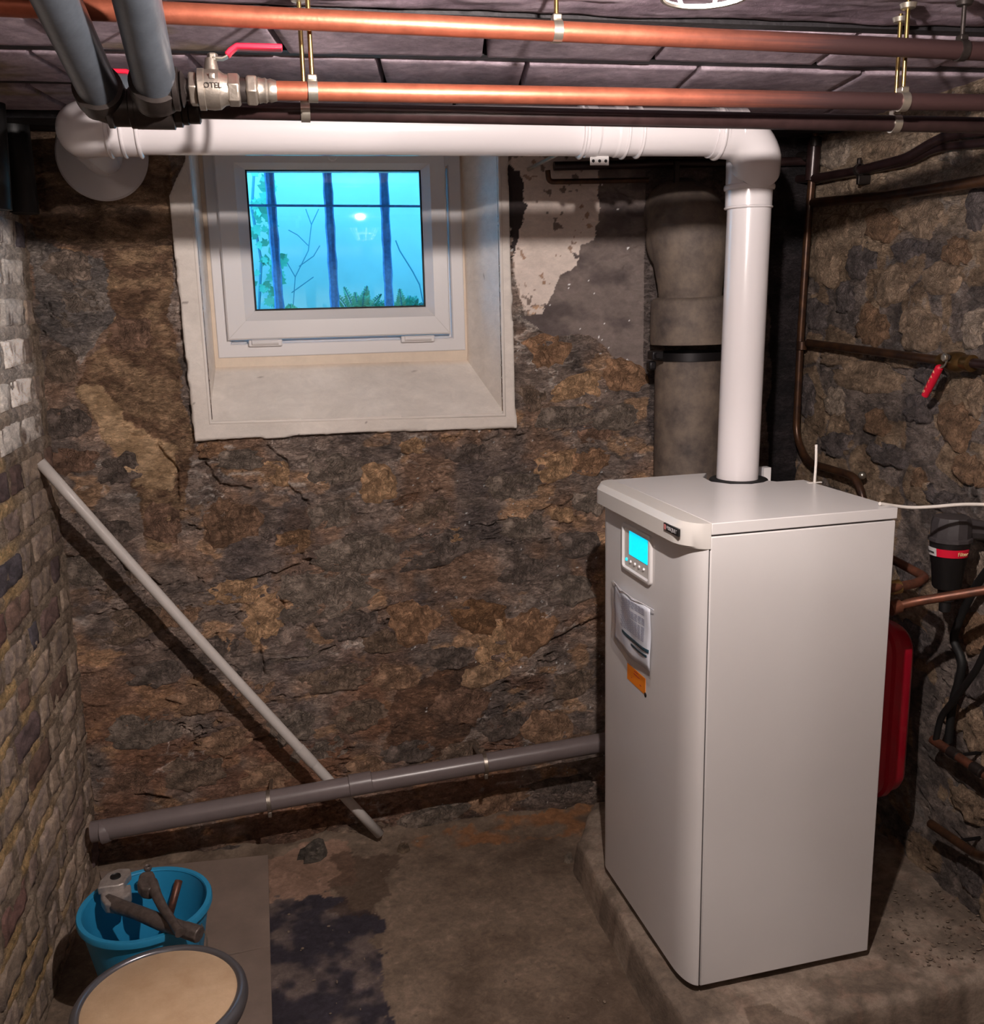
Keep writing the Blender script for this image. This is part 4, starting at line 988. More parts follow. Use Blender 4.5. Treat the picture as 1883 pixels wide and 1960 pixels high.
MB().tube([PU(.0, .995, .004), PU(.3, 1.0, .016), PU(.6, 1.0, .018), PU(1, .99, .004)], .0012, 6).build('pouch_lip', 'white_gloss', pouch, local=True)

# white aerial stub and cable on the lid
q = bw(.473, .345, LZ1)
an = aty(1559, 918, q[1])
ant = empty('sensor_lead', (an[0], an[1], LZ1), label='thin white lead standing upright at the rear edge of the boiler lid', cat='cable')
MB().tube(fillet([(an[0], an[1], LZ1 - .002), (an[0] + .0015, an[1], LZ1 + .06), tuple(aty(1562, 851, an[1]))], .02), .0035, 8).build('lead', 'cable', ant)
MB().box((an[0] - .02, an[1] - .004, LZ1 - .001), (an[0] + .02, an[1] + .004, LZ1 + .0015)).build('tape', 'cable', ant)
c0 = bw(WB + .003, .02, LZ1 + .002)
tag(MB().tube(fillet([c0 + [-.03, .005, .004], aty(1714, 969, c0[1] + .02), aty(1745, 972, c0[1] + .02), aty(1790, 970, c0[1] + .01), aty(1840, 965, c0[1]), aty(1900, 966, c0[1] - .02), (1.77, c0[1] - .06, aty(1950, 966, c0[1] - .06)[2])], .1, 8), .0042, 10).build('white_cable', 'cable'),
    'white electric cable running right from the boiler lid corner', 'cable')

# ================================================================== WHITE FLUE
FR = .0565
F0 = bw(.323, .472, LZ0)
F1 = np.array([F0[0] + .012, F0[1], 2.205])
HL = aty(157, 245, 2.41); FLG = aty(197, 298, YW)
flue = empty('flue_duct', (F0[0], F0[1], LZ0 + .0295), label='white flue duct rising from the boiler and crossing above the window', cat='flue')
hz = 2.2085
def HP(x): t = (x - HL[0]) / (F1[0] - HL[0]); return np.array([x, 2.41, HL[2] + (hz - HL[2]) * t])
def hx(px): return aty(px, 250, 2.41)[0]
def vz(py): return aty(1440, py, 2.41)[2]
MB().tube([F0 + [0, 0, .0295], F1 + [0, 0, -.12]], FR, 40).build('vertical_tube', 'white_gloss', flue)
el = [F1 + [0, 0, -.125], F1 + [0, 0, -.085]] + [np.array([F1[0] - .085 * (1 - math.cos(t)), 2.41, F1[2] - .085 + .085 * math.sin(t)]) for t in np.linspace(.1, math.pi / 2, 12)] + [HP(F1[0] - .13)]
MB().tube(el, FR + .004, 40).build('corner_elbow', 'white_gloss', flue)
MB().tube([HP(F1[0] - .125), HP(hx(230))], FR, 40).build('horizontal_tube', 'white_gloss', flue)
def collar(p, ax, w, r, name='collar', seam=True):
    MB().lathe([(FR - .002, 0), (r, .001), (r, w * .25), (r - .002, w * .3), (r - .002, w * .7), (r, w * .75), (r, w - .001), (FR - .002, w)], p, ax, 40, caps=False).build(name, 'white_gloss', flue, ang=20)
X1 = (1, 0, 0)
def bead(p, ax, r=FR + .0075, w=.009): MB().lathe([(FR, 0), (r - .002, .001), (r, w * .35), (r, w * .65), (r - .002, w - .001), (FR, w)], p, ax, 40, caps=False).build('bead', 'white_gloss', flue, ang=70)
collar(HP(hx(1118)), X1, hx(1195) - hx(1118), FR + .0035)
bead(HP(hx(1106)), X1); bead(HP(hx(1188)), X1); bead(HP(hx(1216)), X1, FR + .006)
collar(HP(hx(1366)), X1, hx(1420) - hx(1366), FR + .005)
bead(HP(hx(1366)), X1, FR + .010, .012)
bead(F1 * [1, 1, 0] + [-.002, 0, vz(362)], (0, 0, 1), FR + .009, .016); bead(F1 * [1, 1, 0] + [-.003, 0, vz(398)], (0, 0, 1), FR + .006, .008)
MB().lathe([(FR, 0), (FR + .0035, 0), (FR + .0035, vz(300) - vz(395)), (FR, vz(300) - vz(395))], F1 * [1, 1, 0] + [-.003, 0, vz(395)], (0, 0, 1), 40, caps=False).build('socket', 'white_gloss', flue)
# left elbow towards the wall
wd = Vector(tuple(FLG - HL)); wd.normalize()
c_in = HP(hx(212)); kn = HL.copy()
path = [c_in, HP(HL[0] + .062)]
a_v = Vector(tuple(HP(HL[0] + .062))); k_v = Vector(tuple(kn)); b_v = k_v + wd * .062
for t in np.linspace(.1, 1, 10): path.append(a_v * (1 - t) ** 2 + k_v * 2 * t * (1 - t) + b_v * t * t)
path.append(k_v + wd * .09)
MB().tube(path, FR + .004, 40).build('wall_elbow', 'white_gloss', flue)
MB().tube([k_v + wd * .085, Vector(tuple(FLG))], FR, 40).build('wall_tube', 'white_gloss', flue)
bead(HP(hx(232)), X1, FR + .008, .010); bead(HP(hx(262)), X1, FR + .008, .010); bead(HP(hx(205)), X1, FR + .009, .010)
MB().lathe([(FR + .004, 0), (FR + .004, hx(268) - hx(212)), (FR, hx(268) - hx(212))], HP(hx(212)), X1, 40, caps=False).build('socket', 'white_gloss', flue)
MB().lathe([(0, .0), (.125, .0), (.129, .004), (.129, .010), (.124, .015), (.07, .017), (.0, .017)], (FLG[0], YW - .004, FLG[2]), (0, -1, 0), 56).build('wall_flange', 'white_gloss', flue)
bp = HP(hx(1146))
brk = MB().box((bp[0] - .024, bp[1] - .006, bp[2] - FR - .022), (bp[0] + .024, bp[1] - .002, bp[2] - FR + .006)).build('clamp_plate', 'white_enamel', flue, bevel=.001)
for dx in (-.016, 0, .016):
    MB().lathe([(0, .002), (.003, .002), (.004, 0)], (bp[0] + dx, bp[1] - .006, bp[2] - FR - .012), (0, -1, 0), 10).build('screw', 'strap', brk)
# the clamp's strut back to the wall
MB().tube([(bp[0], bp[1] + FR, bp[2]), (bp[0], YW, bp[2] + .01)], .006, 8).build('wall_stud', 'steel', flue)

# ================================================================== OLD FLUE PIPE BEHIND
od = empty('old_flue_pipe', (1.262, 3.02, SZ), label='old sooty grey flue pipe with domed elbow behind the white duct', cat='flue')
ox, oy = 1.262, 3.02
def oz(y): return aty(1320, y, oy - .1)[2]
MB().lathe([(.112, 0), (.112, oz(690) - SZ)], (ox, oy, SZ), n=40).build('pipe', 'duct', od)
MB().lathe([(.112, 0), (.126, .002), (.128, .01), (.128, oz(577) - oz(662)), (.122, oz(572) - oz(662)), (.098, oz(566) - oz(662)), (.098, .05)], (ox, oy, oz(662)), n=40).build('socket', 'duct', od)
zz0, zt_ = oz(572), oz(372)
pts = [(ox - .005, oy - .01, zz0), (ox - .008, oy - .012, zz0 + .05), (ox - .010, oy - .014, zz0 + .12), (ox - .012, oy - .012, zt_ - .13), (ox - .012, oy, zt_ - .10), (ox - .012, oy + .03, zt_ - .06), (ox - .012, oy + .08, zt_ - .04), (ox - .012, YW + .02, zt_ - .03)]
dm = MB()
ring_r = [.100, .104, .116, .126, .128, .122, .112, .10]
dm.tube(pts, ring_r, 36)
dm.build('elbow', 'duct', od)
dm2 = MB(); dm2.ballast((ox - .012, oy + .02, zt_ - .125), .127, 36, 20, (1, 1, .98)); dm2.build('elbow_crown', 'duct', od, ang=60)
MB().lathe([(.112, 0), (.118, .0), (.118, .026), (.112, .026)], (ox, oy, oz(692)), n=40, caps=False).build('iron_strap', 'strap', od)
q = aty(1247, 680, oy - .06)
lug = MB().box((q[0] - .008, q[1] - .03, q[2] - .014), (q[0] + .03, q[1] + .02, q[2] + .014)).build('strap_lug', 'strap', od, bevel=.004)
MB().lathe([(0, .012), (.008, .012), (.011, .0), (.011, -.004)], (q[0] + .006, q[1] - .03, q[2]), (0, -1, 0), 6).build('bolt', 'strap', lug)
MB().box((q[0] - .012, q[1] - .015, q[2] - .046), (q[0] + .012, q[1] + .02, q[2] - .018)).build('strap_tail', 'strap', od, bevel=.006)

# ================================================================== CEILING PIPES
def pxline(pts, Y): return [aty(x, y, Y) for x, y in pts]
Y1, Y2, Y3 = 1.74, 1.77, 1.855
a = aty(300, 24, Y1); b = aty(1850, 97, Y1); d = (b - a) / (b[0] - a[0])
c1 = empty('copper_pipe', a, label='bright copper heating pipe nearest the ceiling, with a clamp below the lamp', cat='pipe', group='copper pipes under the ceiling')
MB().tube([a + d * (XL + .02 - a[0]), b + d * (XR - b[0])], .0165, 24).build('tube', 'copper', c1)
def short_clamp(px, Y, line_a, line_d, r, label, m='steel', top=ZC + .01, tilt=0):
    x = aty(px, 60, Y)[0]; p = line_a + line_d * (x - line_a[0])
    root = empty('pipe_clamp', p, label=label, cat='clamp', group='clamps holding the ceiling pipes')
    MB().lathe([(r, -.008), (r + .0025, -.008), (r + .0025, .008), (r, .008)], p, line_d, 28, caps=False).build('ring', m, root)
    MB().box((p[0] - .008, p[1] - .009, p[2] + r), (p[0] + .008, p[1] + .009, p[2] + r + .010)).build('nut', m, root, bevel=.002)
    MB().tube([(p[0], p[1], p[2] + r + .006), (p[0] + tilt, p[1], top)], .0042, 10).build('rod', 'brass' if m == 'steel' else m, root)
    MB().lathe([(0, 0), (.016, 0), (.013, -.008), (0, -.01)], (p[0] + tilt, p[1], top - .01), n=16).build('rose', m, root)
    return root
short_clamp(1065, Y1, a, d, .0165, 'short steel clamp holding the highest copper pipe, just under the lamp')
short_clamp(1842, Y1, a, d, .0165, 'short dull clamp at the far right end of the highest copper pipe', 'nickel_dark')
a2 = aty(600, 175, Y2); b2 = aty(1883, 197, Y2); d2 = (b2 - a2) / (b2[0] - a2[0])
c2 = empty('copper_pipe', a2, label='lower bright copper pipe running right from the lever valve', cat='pipe', group='copper pipes under the ceiling')
def on2(px): x = aty(px, 180, Y2)[0]; return a2 + d2 * (x - a2[0])
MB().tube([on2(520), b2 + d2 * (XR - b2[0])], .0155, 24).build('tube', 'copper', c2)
short_clamp(592, Y2, a2, d2, .0155, 'long brass rod clamp holding the lower copper pipe next to the lever valve')
short_clamp(1735, Y2, a2, d2, .0155, 'long brass rod clamp on the lower copper pipe above the stone wall', 'steel')
a3 = aty(400, 210, Y3); b3 = aty(1883, 240, Y3); d3 = (b3 - a3) / (b3[0] - a3[0])
c3 = empty('brown_pipe', a3, label='dark brown painted pipe just below the copper pipes, in front of the white duct', cat='pipe')
def on3(px): x = aty(px, 210, Y3)[0]; return a3 + d3 * (x - a3[0])
MB().tube([on3(330), b3 + d3 * (XR - b3[0])], .0155, 24).build('tube', 'dark_pipe', c3)
short_clamp(575, Y3, a3, d3, .0155, 'brass rod clamp on the dark brown pipe near the lever valve')
short_clamp(1722, Y3, a3, d3, .0155, 'brass rod clamp on the dark brown pipe above the stone wall')

# lever valve chain on pipe 2 (from left: tee, backnut, hex, body, hex, union, copper)
def hexn(p, ax, r, w, name, m, parent, ph=.3): return MB().lathe([(r * .86, 0), (r, w * .14), (r, w * .86), (r * .86, w)], p, ax, 6, ph=ph).build(name, m, parent, bevel=.0015, ang=30)
vlv = empty('lever_valve', on2(410), label='nickel lever valve with raised red handle at the left end of the copper pipe', cat='valve', group='lever valves')
def seg2(x0, x1): p, q = on2(x0), on2(x1); return p, q, float(np.linalg.norm(q - p))
p, q, w = seg2(343, 356); MB().lathe([(.012, 0), (.026, .003), (.029, w * .5), (.020, w)], p, d2, 28).build('backnut', 'nickel_dark', vlv)
p, q, w = seg2(354, 366); MB().lathe([(.018, 0), (.018, w)], p, d2, 20).build('thread', 'nickel_dark', vlv)
p, q, w = seg2(363, 380); hexn(p, d2, .028, w, 'hex_end', 'nickel', vlv)
p, q, w = seg2(379, 438); MB().lathe([(.024, 0), (.0325, .002), (.0325, w * .24), (.031, w * .26), (.032, w * .5), (.031, w * .72), (.025, w * .88), (.024, w)], p, d2, 36).build('body', 'nickel', vlv, ang=30)
p, q, w = seg2(435, 461); hexn(p, d2, .0265, w, 'hex_end', 'nickel', vlv, .1)
p, q, w = seg2(458, 474); MB().lathe([(.020, 0), (.020, w)], p, d2, 24).build('thread', 'nickel_dark', vlv)
p, q, w = seg2(472, 494); hexn(p, d2, .0265, w, 'union_nut', 'nickel', vlv, .5)
p, q, w = seg2(492, 530); MB().lathe([(.019, 0), (.021, .003), (.019, w * .3), (.020, w * .45), (.0175, w * .55), (.019, w * .7), (.016, w)], p, d2, 24).build('soldered_sleeve', 'nickel', vlv)
vb_ = on2(408)
hp = aty(407, 112, Y2); hd = MB()
MB().lathe([(.013, 0), (.0105, .016), (.0085, hp[2] - vb_[2] - .024)], vb_ + [0, 0, .024], n=20).build('stem', 'nickel', vlv)
lev = [hp, aty(426, 113, Y2), aty(434, 109, Y2), aty(441, 101, Y2), aty(453, 92, Y2), aty(537, 94, Y2)]
def flatbar(mb, pts, w, t):
    vs = []; fs = []
    for i, p in enumerate(pts):
        p = np.array(p); dd = np.array(pts[min(i + 1, len(pts) - 1)]) - np.array(pts[max(i - 1, 0)]); dd = dd / np.linalg.norm(dd); nn = np.array([-dd[2], 0, dd[0]])
        vs += [p + [0, -w, 0] - nn * t, p + [0, w, 0] - nn * t, p + [0, w, 0] + nn * t, p + [0, -w, 0] + nn * t]
    for i in range(len(pts) - 1):
        for k in range(4): fs.append((i * 4 + k, i * 4 + (k + 1) % 4, (i + 1) * 4 + (k + 1) % 4, (i + 1) * 4 + k))
    fs += [(3, 2, 1, 0), tuple(range(len(pts) * 4 - 4, len(pts) * 4))]
    return mb.add(vs, fs)
flatbar(hd, lev, .009, .0016); hdl = hd.build('lever', 'steel', vlv, bevel=.001)
g_ = MB(); flatbar(g_, [lev[2] + [0, 0, .0015], lev[3] + [0, 0, .002], lev[4] + [0, 0, .002], lev[5] + [.003, 0, .002]], .0105, .0042); o = g_.build('red_grip', 'red', hdl, bevel=.002); o['label'] = 'red plastic lever grip'
hexn(hp + [0, 0, -.004], (0, 0, 1), .009, .012, 'lever_nut', 'steel', vlv)
text('OTEL', 'cast_lettering', 'nickel_dark', vb_ + [.002, -.0328, .0], d2, (0, 0, 1), .012, vlv, .0008)
MB().lathe([(0, .001), (.005, .0005), (.006, 0)], vb_ + [.002, -.0315, .015], (0, -1, 0), 4).build('cast_diamond', 'nickel', vlv)

# steel down-pipes with tees
def steel(name, label, top, bot, Yt, Yb, r, tee_m, on, x0, x1):
    t = aty(*top, Yt); b = aty(*bot, Yb); dd = (t - b) / np.linalg.norm(t - b)
    root = empty(name, b, label=label, cat='pipe', group='grey steel pipes coming down from the ceiling')
    L = (ZC + .02 - b[2]) / dd[2]
    MB().tube([b - dd * .01, b + dd * L], r, 32).build('tube', 'steel_pipe', root)
    MB().lathe([(r, .03), (r + .007, .028), (r + .008, .0), (r + .006, -.012), (r + .001, -.016)], b - dd * .012, dd, 32, caps=False).build('socket_rim', tee_m, root)
    pk = on((x0 + x1) / 2)
    MB().tube([b + dd * .01, b - dd * .03, (b - dd * .045) * .5 + pk * .5, pk], [r + .006, r + .005, r * .92, r * .8], 28).build('elbow_fitting', tee_m, root)
    p, q = on(x0), on(x1); w = float(np.linalg.norm(q - p)); ax = (q - p) / w
    MB().lathe([(r * .80, 0), (r * .98, .002), (r * .98, w * .2), (r * .9, w * .24), (r * .9, w * .76), (r * .98, w * .8), (r * .98, w - .002), (r * .8, w)], p, ax, 32).build('tee', tee_m, root)
    return root
steel('steel_pipe', 'right grey steel pipe from the ceiling, joining the lever valve', (262, 0), (298, 165), 1.585, Y2, .0345, 'nickel_dark', on2, 285, 345)
steel('steel_pipe', 'left grey steel pipe from the ceiling beside the white elbow', (108, 0), (190, 175), 1.59, Y3 - .02, .034, 'nickel_dark', on3, 205, 262)
# black tee and reducers on pipe 3
rd = empty('black_reducer', on3(300), label='black stepped reducer fitting where the brown pipe meets the left steel pipe', cat='fitting')
for x0, x1, r in ((258, 335, .034), (333, 350, .030), (348, 362, .026), (360, 384, .024)):
    p, q, w = on3(x0), on3(x1), 0; w = float(np.linalg.norm(q - p)); MB().lathe([(r * .85, 0), (r, .002), (r, w - .002), (r * .85, w)], p, d3, 28).build('step', 'nickel_dark', rd)
# second valve half hidden between the steel pipes
v2_ = empty('lever_valve', aty(250, 165, 1.98), label='second lever valve half hidden between the two grey steel pipes', cat='valve', group='lever valves')
q = aty(250, 165, 1.98)
MB().lathe([(.02, 0), (.032, .004), (.032, .05), (.02, .056)], q + [-.03, 0, -.01], (1, 0, 0), 28).build('body', 'steel_pipe', v2_)
hb2 = MB(); hh_ = [aty(215, 137, 1.97), aty(243, 138, 1.97), aty(252, 143, 1.97), aty(262, 152, 1.97)]
flatbar(hb2, hh_, .008, .004); hb2.build('red_grip', 'red', v2_, bevel=.002)
MB().tube([q + [0, 0, .02], hh_[3]], .006, 10).build('stem', 'steel', v2_)
MB().tube([q + [-.06, 0, -.01], q + [.10, 0, -.01]], .016, 16).build('tail_pipe', 'steel_pipe', v2_)
MB().tube([q + [.05, 0, 0], [q[0] + .05, q[1], ZC + .01]], .004, 8).build('hanger_rod', 'steel', v2_)
# old pipe along the back wall top left
tag(MB().tube([(XL + .01, 3.02, aty(20, 219, 3.02)[2]), (-.1, 3.02, aty(300, 222, 3.02)[2])], .015, 16).build('old_wall_pipe', 'dark_pipe'),
    'old dark pipe high on the back wall, left of the white elbow', 'pipe')
# black hanging drape in the upper left corner
dr = empty('black_downpipe', (XL + .02, 2.93, 2.1), label='black soil pipe in the dark upper left corner', cat='pipe')
MB().tube([(XL + .035, 2.80, ZC + .02), (XL + .02, 2.80, 2.07)], .04, 20).build('tube', 'black', dr)
MB().tube([(XL + .03, 3.02, ZC + .02), (XL + .03, 3.02, 2.08)], .045, 20).build('tube', 'black', dr)

# ================================================================== THIN PIPES ON THE BACK WALL
tp = empty('thin_red_pipe', aty(1150, 348, 3.1), label='thin reddish pipe behind the white duct, bending up at its left end', cat='pipe')
MB().tube(fillet([aty(1048, 326, 3.11), aty(1050, 348, 3.11), aty(1240, 345, 3.11)], .03), .0085, 12).build('tube', 'dark_copper', tp)
q = aty(1294, 340, 3.04)
MB().box((q[0] - .008, 3.03, zt_ - .012), (q[0] + .008, 3.045, q[2] + .05)).build('hanger', 'nickel_dark', od, bevel=.002)
tag(MB().tube([aty(1060, 318, 3.12), aty(1560, 308, 3.12)], .014, 14).build('soot_pipe', 'dark_pipe'), 'sooty pipe tight under the white duct on the back wall', 'pipe')

# ================================================================== RIGHT WALL PIPES
XP = 1.695
def wx_(x, y, X=XP): return atx(x, y, X)
vp_ = empty('corner_pipe', wx_(1545, 445), label='dark vertical pipe in the right corner, bending towards the boiler', cat='pipe')
MB().tube(fillet([wx_(1562, 240), wx_(1545, 445), wx_(1532, 644), wx_(1523, 835), wx_(1545, 885), wx_(1636, 912), wx_(1652, 950), wx_(1655, 1080)], .06, 8), .0125, 16).build('tube', 'dark_copper', vp_)
MB().tube([wx_(1559, 268), wx_(1553, 345)], .022, 16).build('sleeve', 'dark_pipe', vp_)
MB().lathe([(.014, 0), (.021, .003), (.021, .03), (.014, .033)], wx_(1560, 262), (0, 0, -1), 16).build('joint', 'nickel_dark', vp_)
MB().lathe([(.010, 0), (.018, .002), (.018, .028), (.010, .03)], wx_(1534, 670), (0, 0, 1), 16).build('joint', 'dark_copper', vp_)
q = wx_(1645, 910); MB().ballast(tuple(q + [-.004, -.02, .004]), .012).build('drain_plug', 'steel', vp_)
q = wx_(1557, 300)
MB().tube([wx_(1495, 300), q], .016, 14).build('stub', 'nickel_dark', vp_)
# horizontal branch with valve
hb3 = empty('branch_pipe', wx_(1700, 672), label='dark horizontal pipe crossing the right stone wall to a red-handled valve', cat='pipe')
MB().tube([wx_(1546, 656), wx_(1808, 691)], .0125, 16).build('tube', 'dark_copper', hb3)
MB().tube([wx_(1850, 694), wx_(1990, 708), wx_(1990, 708) + [0, -1.1, 0]], .0125, 16).build('tube', 'dark_pipe', hb3)
wv = empty('wall_valve', wx_(1825, 692), label='brass lever valve with drooping red handle on the right stone wall', cat='valve', group='lever valves')
pa, pb = wx_(1800, 690), wx_(1862, 696); w = float(np.linalg.norm(pb - pa)); ax = (pb - pa) / w
MB().lathe([(.014, 0), (.019, .003), (.019, w * .2), (.024, w * .28), (.027, w * .45), (.026, w * .62), (.020, w * .74), (.022, w * .8), (.022, w * .97), (.014, w)], pa, ax, 28).build('body', 'old_brass', wv, ang=30)
ps = wx_(1812, 684, XP - .035)
MB().tube([wx_(1824, 690, XP), ps], .009, 14).build('stem', 'nickel_dark', wv)
hexn(ps + [-.002, 0, 0], (-1, 0, 0), .011, .010, 'lever_nut', 'steel', wv)
XH = XP - .040
h0, h1, h2 = wx_(1812, 690, XH), wx_(1798, 703, XH), wx_(1770, 757, XH)
MB().tube(fillet([h0, wx_(1808, 700, XH), h1], .01, 4), .006, 10, sy=.45).build('lever', 'steel', wv)
o = MB().tube([h1 + (h1 - h2) * .05, h1, h1 * .5 + h2 * .5, h2], [.006, .0105, .011, .0095], 12, sx=1, sy=1).build('red_grip', 'red', wv); o['label'] = 'red plastic lever grip'
# letters moulded in the grip
ud = Vector(tuple(h2 - h1)).normalized()
for i, ch in enumerate('RATIO'):
    pc = h1 * (1 - (.16 + .17 * i)) + h2 * (.16 + .17 * i)
    text(ch, 'grip_letter', 'text_yellow', pc + [-.0105, 0, 0], (0, -1, 0), (0, 0, 1), .010, wv, .0004)
# upper pipes
up = empty('upper_wall_pipe', wx_(1700, 312), label='dark pipe with clamp bending up along the top of the right stone wall', cat='pipe')
MB().tube(fillet([wx_(1480, 345), wx_(1560, 341), wx_(1640, 327), wx_(1735, 303), wx_(1775, 278), wx_(1815, 258), wx_(1990, 236), wx_(1990, 236) + [0, -1.1, 0]], .05, 6), .0135, 14).build('tube', 'dark_pipe', up)
MB().tube(fillet([wx_(1560, 345, XP + .012), wx_(1740, 310, XP + .015), wx_(1790, 283, XP + .015), wx_(1990, 262, XP + .012), wx_(1990, 262, XP + .012) + [0, -1.1, 0]], .05, 6), .011, 14).build('tube', 'dark_pipe', up)
q = wx_(1645, 325)
MB().lathe([(.014, -.006), (.019, -.006), (.019, .006), (.014, .006)], q, (0, -1, .25), 18, caps=False).build('clamp_ring', 'nickel_dark', up)
MB().box((q[0] - .006, q[1] - .007, q[2] - .042), (q[0] + .05, q[1] + .007, q[2] - .016)).build('clamp_foot', 'nickel_dark', up, bevel=.002)
MB().box((q[0] - .008, q[1] - .006, q[2] + .015), (q[0] + .002, q[1] + .006, q[2] + .034)).build('clamp_bolt', 'nickel_dark', up, bevel=.002)
lp2 = empty('lower_wall_pipe', wx_(1720, 372), label='brownish pipe running along the right stone wall below the clamped pipe', cat='pipe')
MB().tube([wx_(1556, 388), wx_(1700, 375), wx_(1883, 346), wx_(1990, 328), wx_(1990, 328) + [0, -1.1, 0]], .0145, 14).build('tube', 'dark_copper', lp2)

# ---- behind the boiler, right side
fl = aty(1816, 1060, 2.13)
flt = empty('dirt_filter', fl, label='black heating filter canister with red and white band behind the boiler', cat='filter')
def fz(y): return aty(1815, y, 2.13)[2]
MB().lathe([(0, fz(1124)), (0.0319, fz(1124)), (0.0353, fz(1120)), (0.0410, fz(1078)), (0.0427, fz(1076)), (0.0490, fz(1034)), (0.0456, fz(1030)), (0, fz(1030))], (fl[0], fl[1], 0), n=36).build('bowl', 'black', flt, ang=30)
MB().lathe([(0.0433, fz(1036)), (0.0536, fz(1034)), (0.0536, fz(1028)), (0.0490, fz(1026)), (0.0479, fz(1000)), (0.0433, fz(989)), (.0, fz(986))], (fl[0], fl[1], 0), n=12, caps=False).build('head', 'charcoal', flt, ang=20)
MB().tube([(fl[0] + .02, fl[1], fz(1012)), (fl[0] + .10, fl[1] - .01, fz(1020))], [.030, .024], 10).build('side_port', 'charcoal', flt, ang=20)
MB().tube([(fl[0] + .075, fl[1] - .01, fz(1017)), (fl[0] + .17, fl[1] - .02, fz(1030))], .021, 8).build('port_nut', 'nickel_dark', flt, ang=20)
MB().lathe([(0.0103, fz(1170)), (0.0148, fz(1168)), (0.0148, fz(1150)), (0.0205, fz(1148)), (0.0205, fz(1122))], (fl[0], fl[1], 0), n=16).build('drain_spigot', 'black', flt)
def band(a0, a1, z0, z1, r0, r1, name, m):
    n = 12; vs = []
    for i in range(n + 1):
        a = math.radians(a0 + (a1 - a0) * i / n)
        for r, z in ((r0, z0), (r1, z1), (r1 - .002, z1), (r0 - .002, z0)): vs.append((fl[0] + r * math.cos(a), fl[1] + r * math.sin(a), z))
    fs = [(i * 4 + k, i * 4 + (k + 1) % 4, (i + 1) * 4 + (k + 1) % 4, (i + 1) * 4 + k) for i in range(n) for k in range(4)]
    return MB().add(vs, fs).build(name, m, flt)
va_ = math.degrees(math.atan2(-fl[1], -fl[0]))          # towards the camera
band(va_ - 72, va_ - 36, fz(1060), fz(1045), .0487, .0516, 'white_label', 'white_enamel')
band(va_ - 35, va_ + 62, fz(1060), fz(1045), .0487, .0516, 'red_band', 'red')
def btxt(s, ang, z, size, m):
    a = math.radians(ang); r = .0520
    return text(s, 'label_lettering', m, (fl[0] + r * math.cos(a), fl[1] + r * math.sin(a), z), (-math.sin(a), math.cos(a), 0), (0, 0, 1), size, flt, .0004)
btxt('Fernox', va_ - 54, fz(1052.5), .009, 'text_dark')
btxt('Filter', va_ + 38, fz(1052.5), .014, 'text_yellow')
# copper pipes
def cp(name, label, pts, r, m, fit=(), X=None, rr=.03):
    P_ = [p if isinstance(p, np.ndarray) else atx(*p) for p in pts]; root = empty(name, P_[0], label=label, cat='pipe'); MB().tube(fillet(P_, rr, 6), r, 16).build('tube', m, root)
    for x, y, X_, ax_, w, fm in fit:
        c = atx(x, y, X_); a_ = np.array(ax_, float); a_ /= np.linalg.norm(a_)
        MB().lathe([(r, 0), (r + .004, .002), (r + .004, w - .002), (r, w)], c, a_, 18).build('fitting', fm, root)
    return root
cp('copper_tube', 'copper tube running right from behind the boiler, below the filter', [(1690, 1168, 1.40), (1716, 1160, 1.43), (1750, 1152, 1.47), (1883, 1130, 1.60), (2000, 1110, 1.70), atx(2000, 1110, 1.70) + [0, -.9, 0]], .0115, 'copper_old')
cp('copper_elbow_tube', 'tarnished copper elbow pipe left of the filter canister', [(1695, 1066, 1.52), (1716, 1075, 1.52), (1772, 1105, 1.52), (1755, 1116, 1.47), (1700, 1127, 1.38)], .0115, 'copper_old', rr=.02)
q = atx(1722, 1122, 1.42); MB().lathe([(.013, 0), (.018, .002), (.018, .024), (.013, .026)], q, (-1, 0, -.1), 16).build('nut', 'brass', bpy.data.objects['copper_elbow_tube'])
q = atx(1722, 1159, 1.435); MB().lathe([(.013, 0), (.019, .002), (.019, .028), (.013, .03)], q, (-1, 0, -.2), 16).build('nut', 'copper_old', bpy.data.objects['copper_tube'])
r1 = cp('return_pipe', 'upper copper pipe low on the right wall, with dark soldered joint', [(1784, 1415, 1.66), (1883, 1482, 1.68), (1990, 1555, 1.70), atx(1990, 1555, 1.70) + [0, -.9, 0]], .0125, 'copper_old', rr=.01)
for x, y in ((1816, 1436), (1860, 1466)):
    c = atx(x, y, 1.668); dd = atx(x + 20, y + 13.6, 1.672) - c; MB().lathe([(.0125, 0), (.0155, .003), (.0155, .034), (.0125, .037)], c, dd / np.linalg.norm(dd), 16).build('fitting', 'nickel_dark', r1)
cp('lower_return_pipe', 'brown copper pipe lowest on the right wall', [(1780, 1576, 1.66), (1868, 1636, 1.68), (1883, 1640, 1.66), (2000, 1650, 1.60), atx(2000, 1650, 1.60) + [0, -.9, 0]], .0125, 'dark_copper', rr=.01)
# wall brackets for those pipes
for n_, x, y in ((r1, 1830, 1446), (bpy.data.objects['lower_return_pipe'], 1830, 1610)):
    c = atx(x, y, 1.67); MB().tube([c, c + [XR + .02 - c[0], 0, 0]], .005, 8).build('wall_bracket', 'strap', n_)
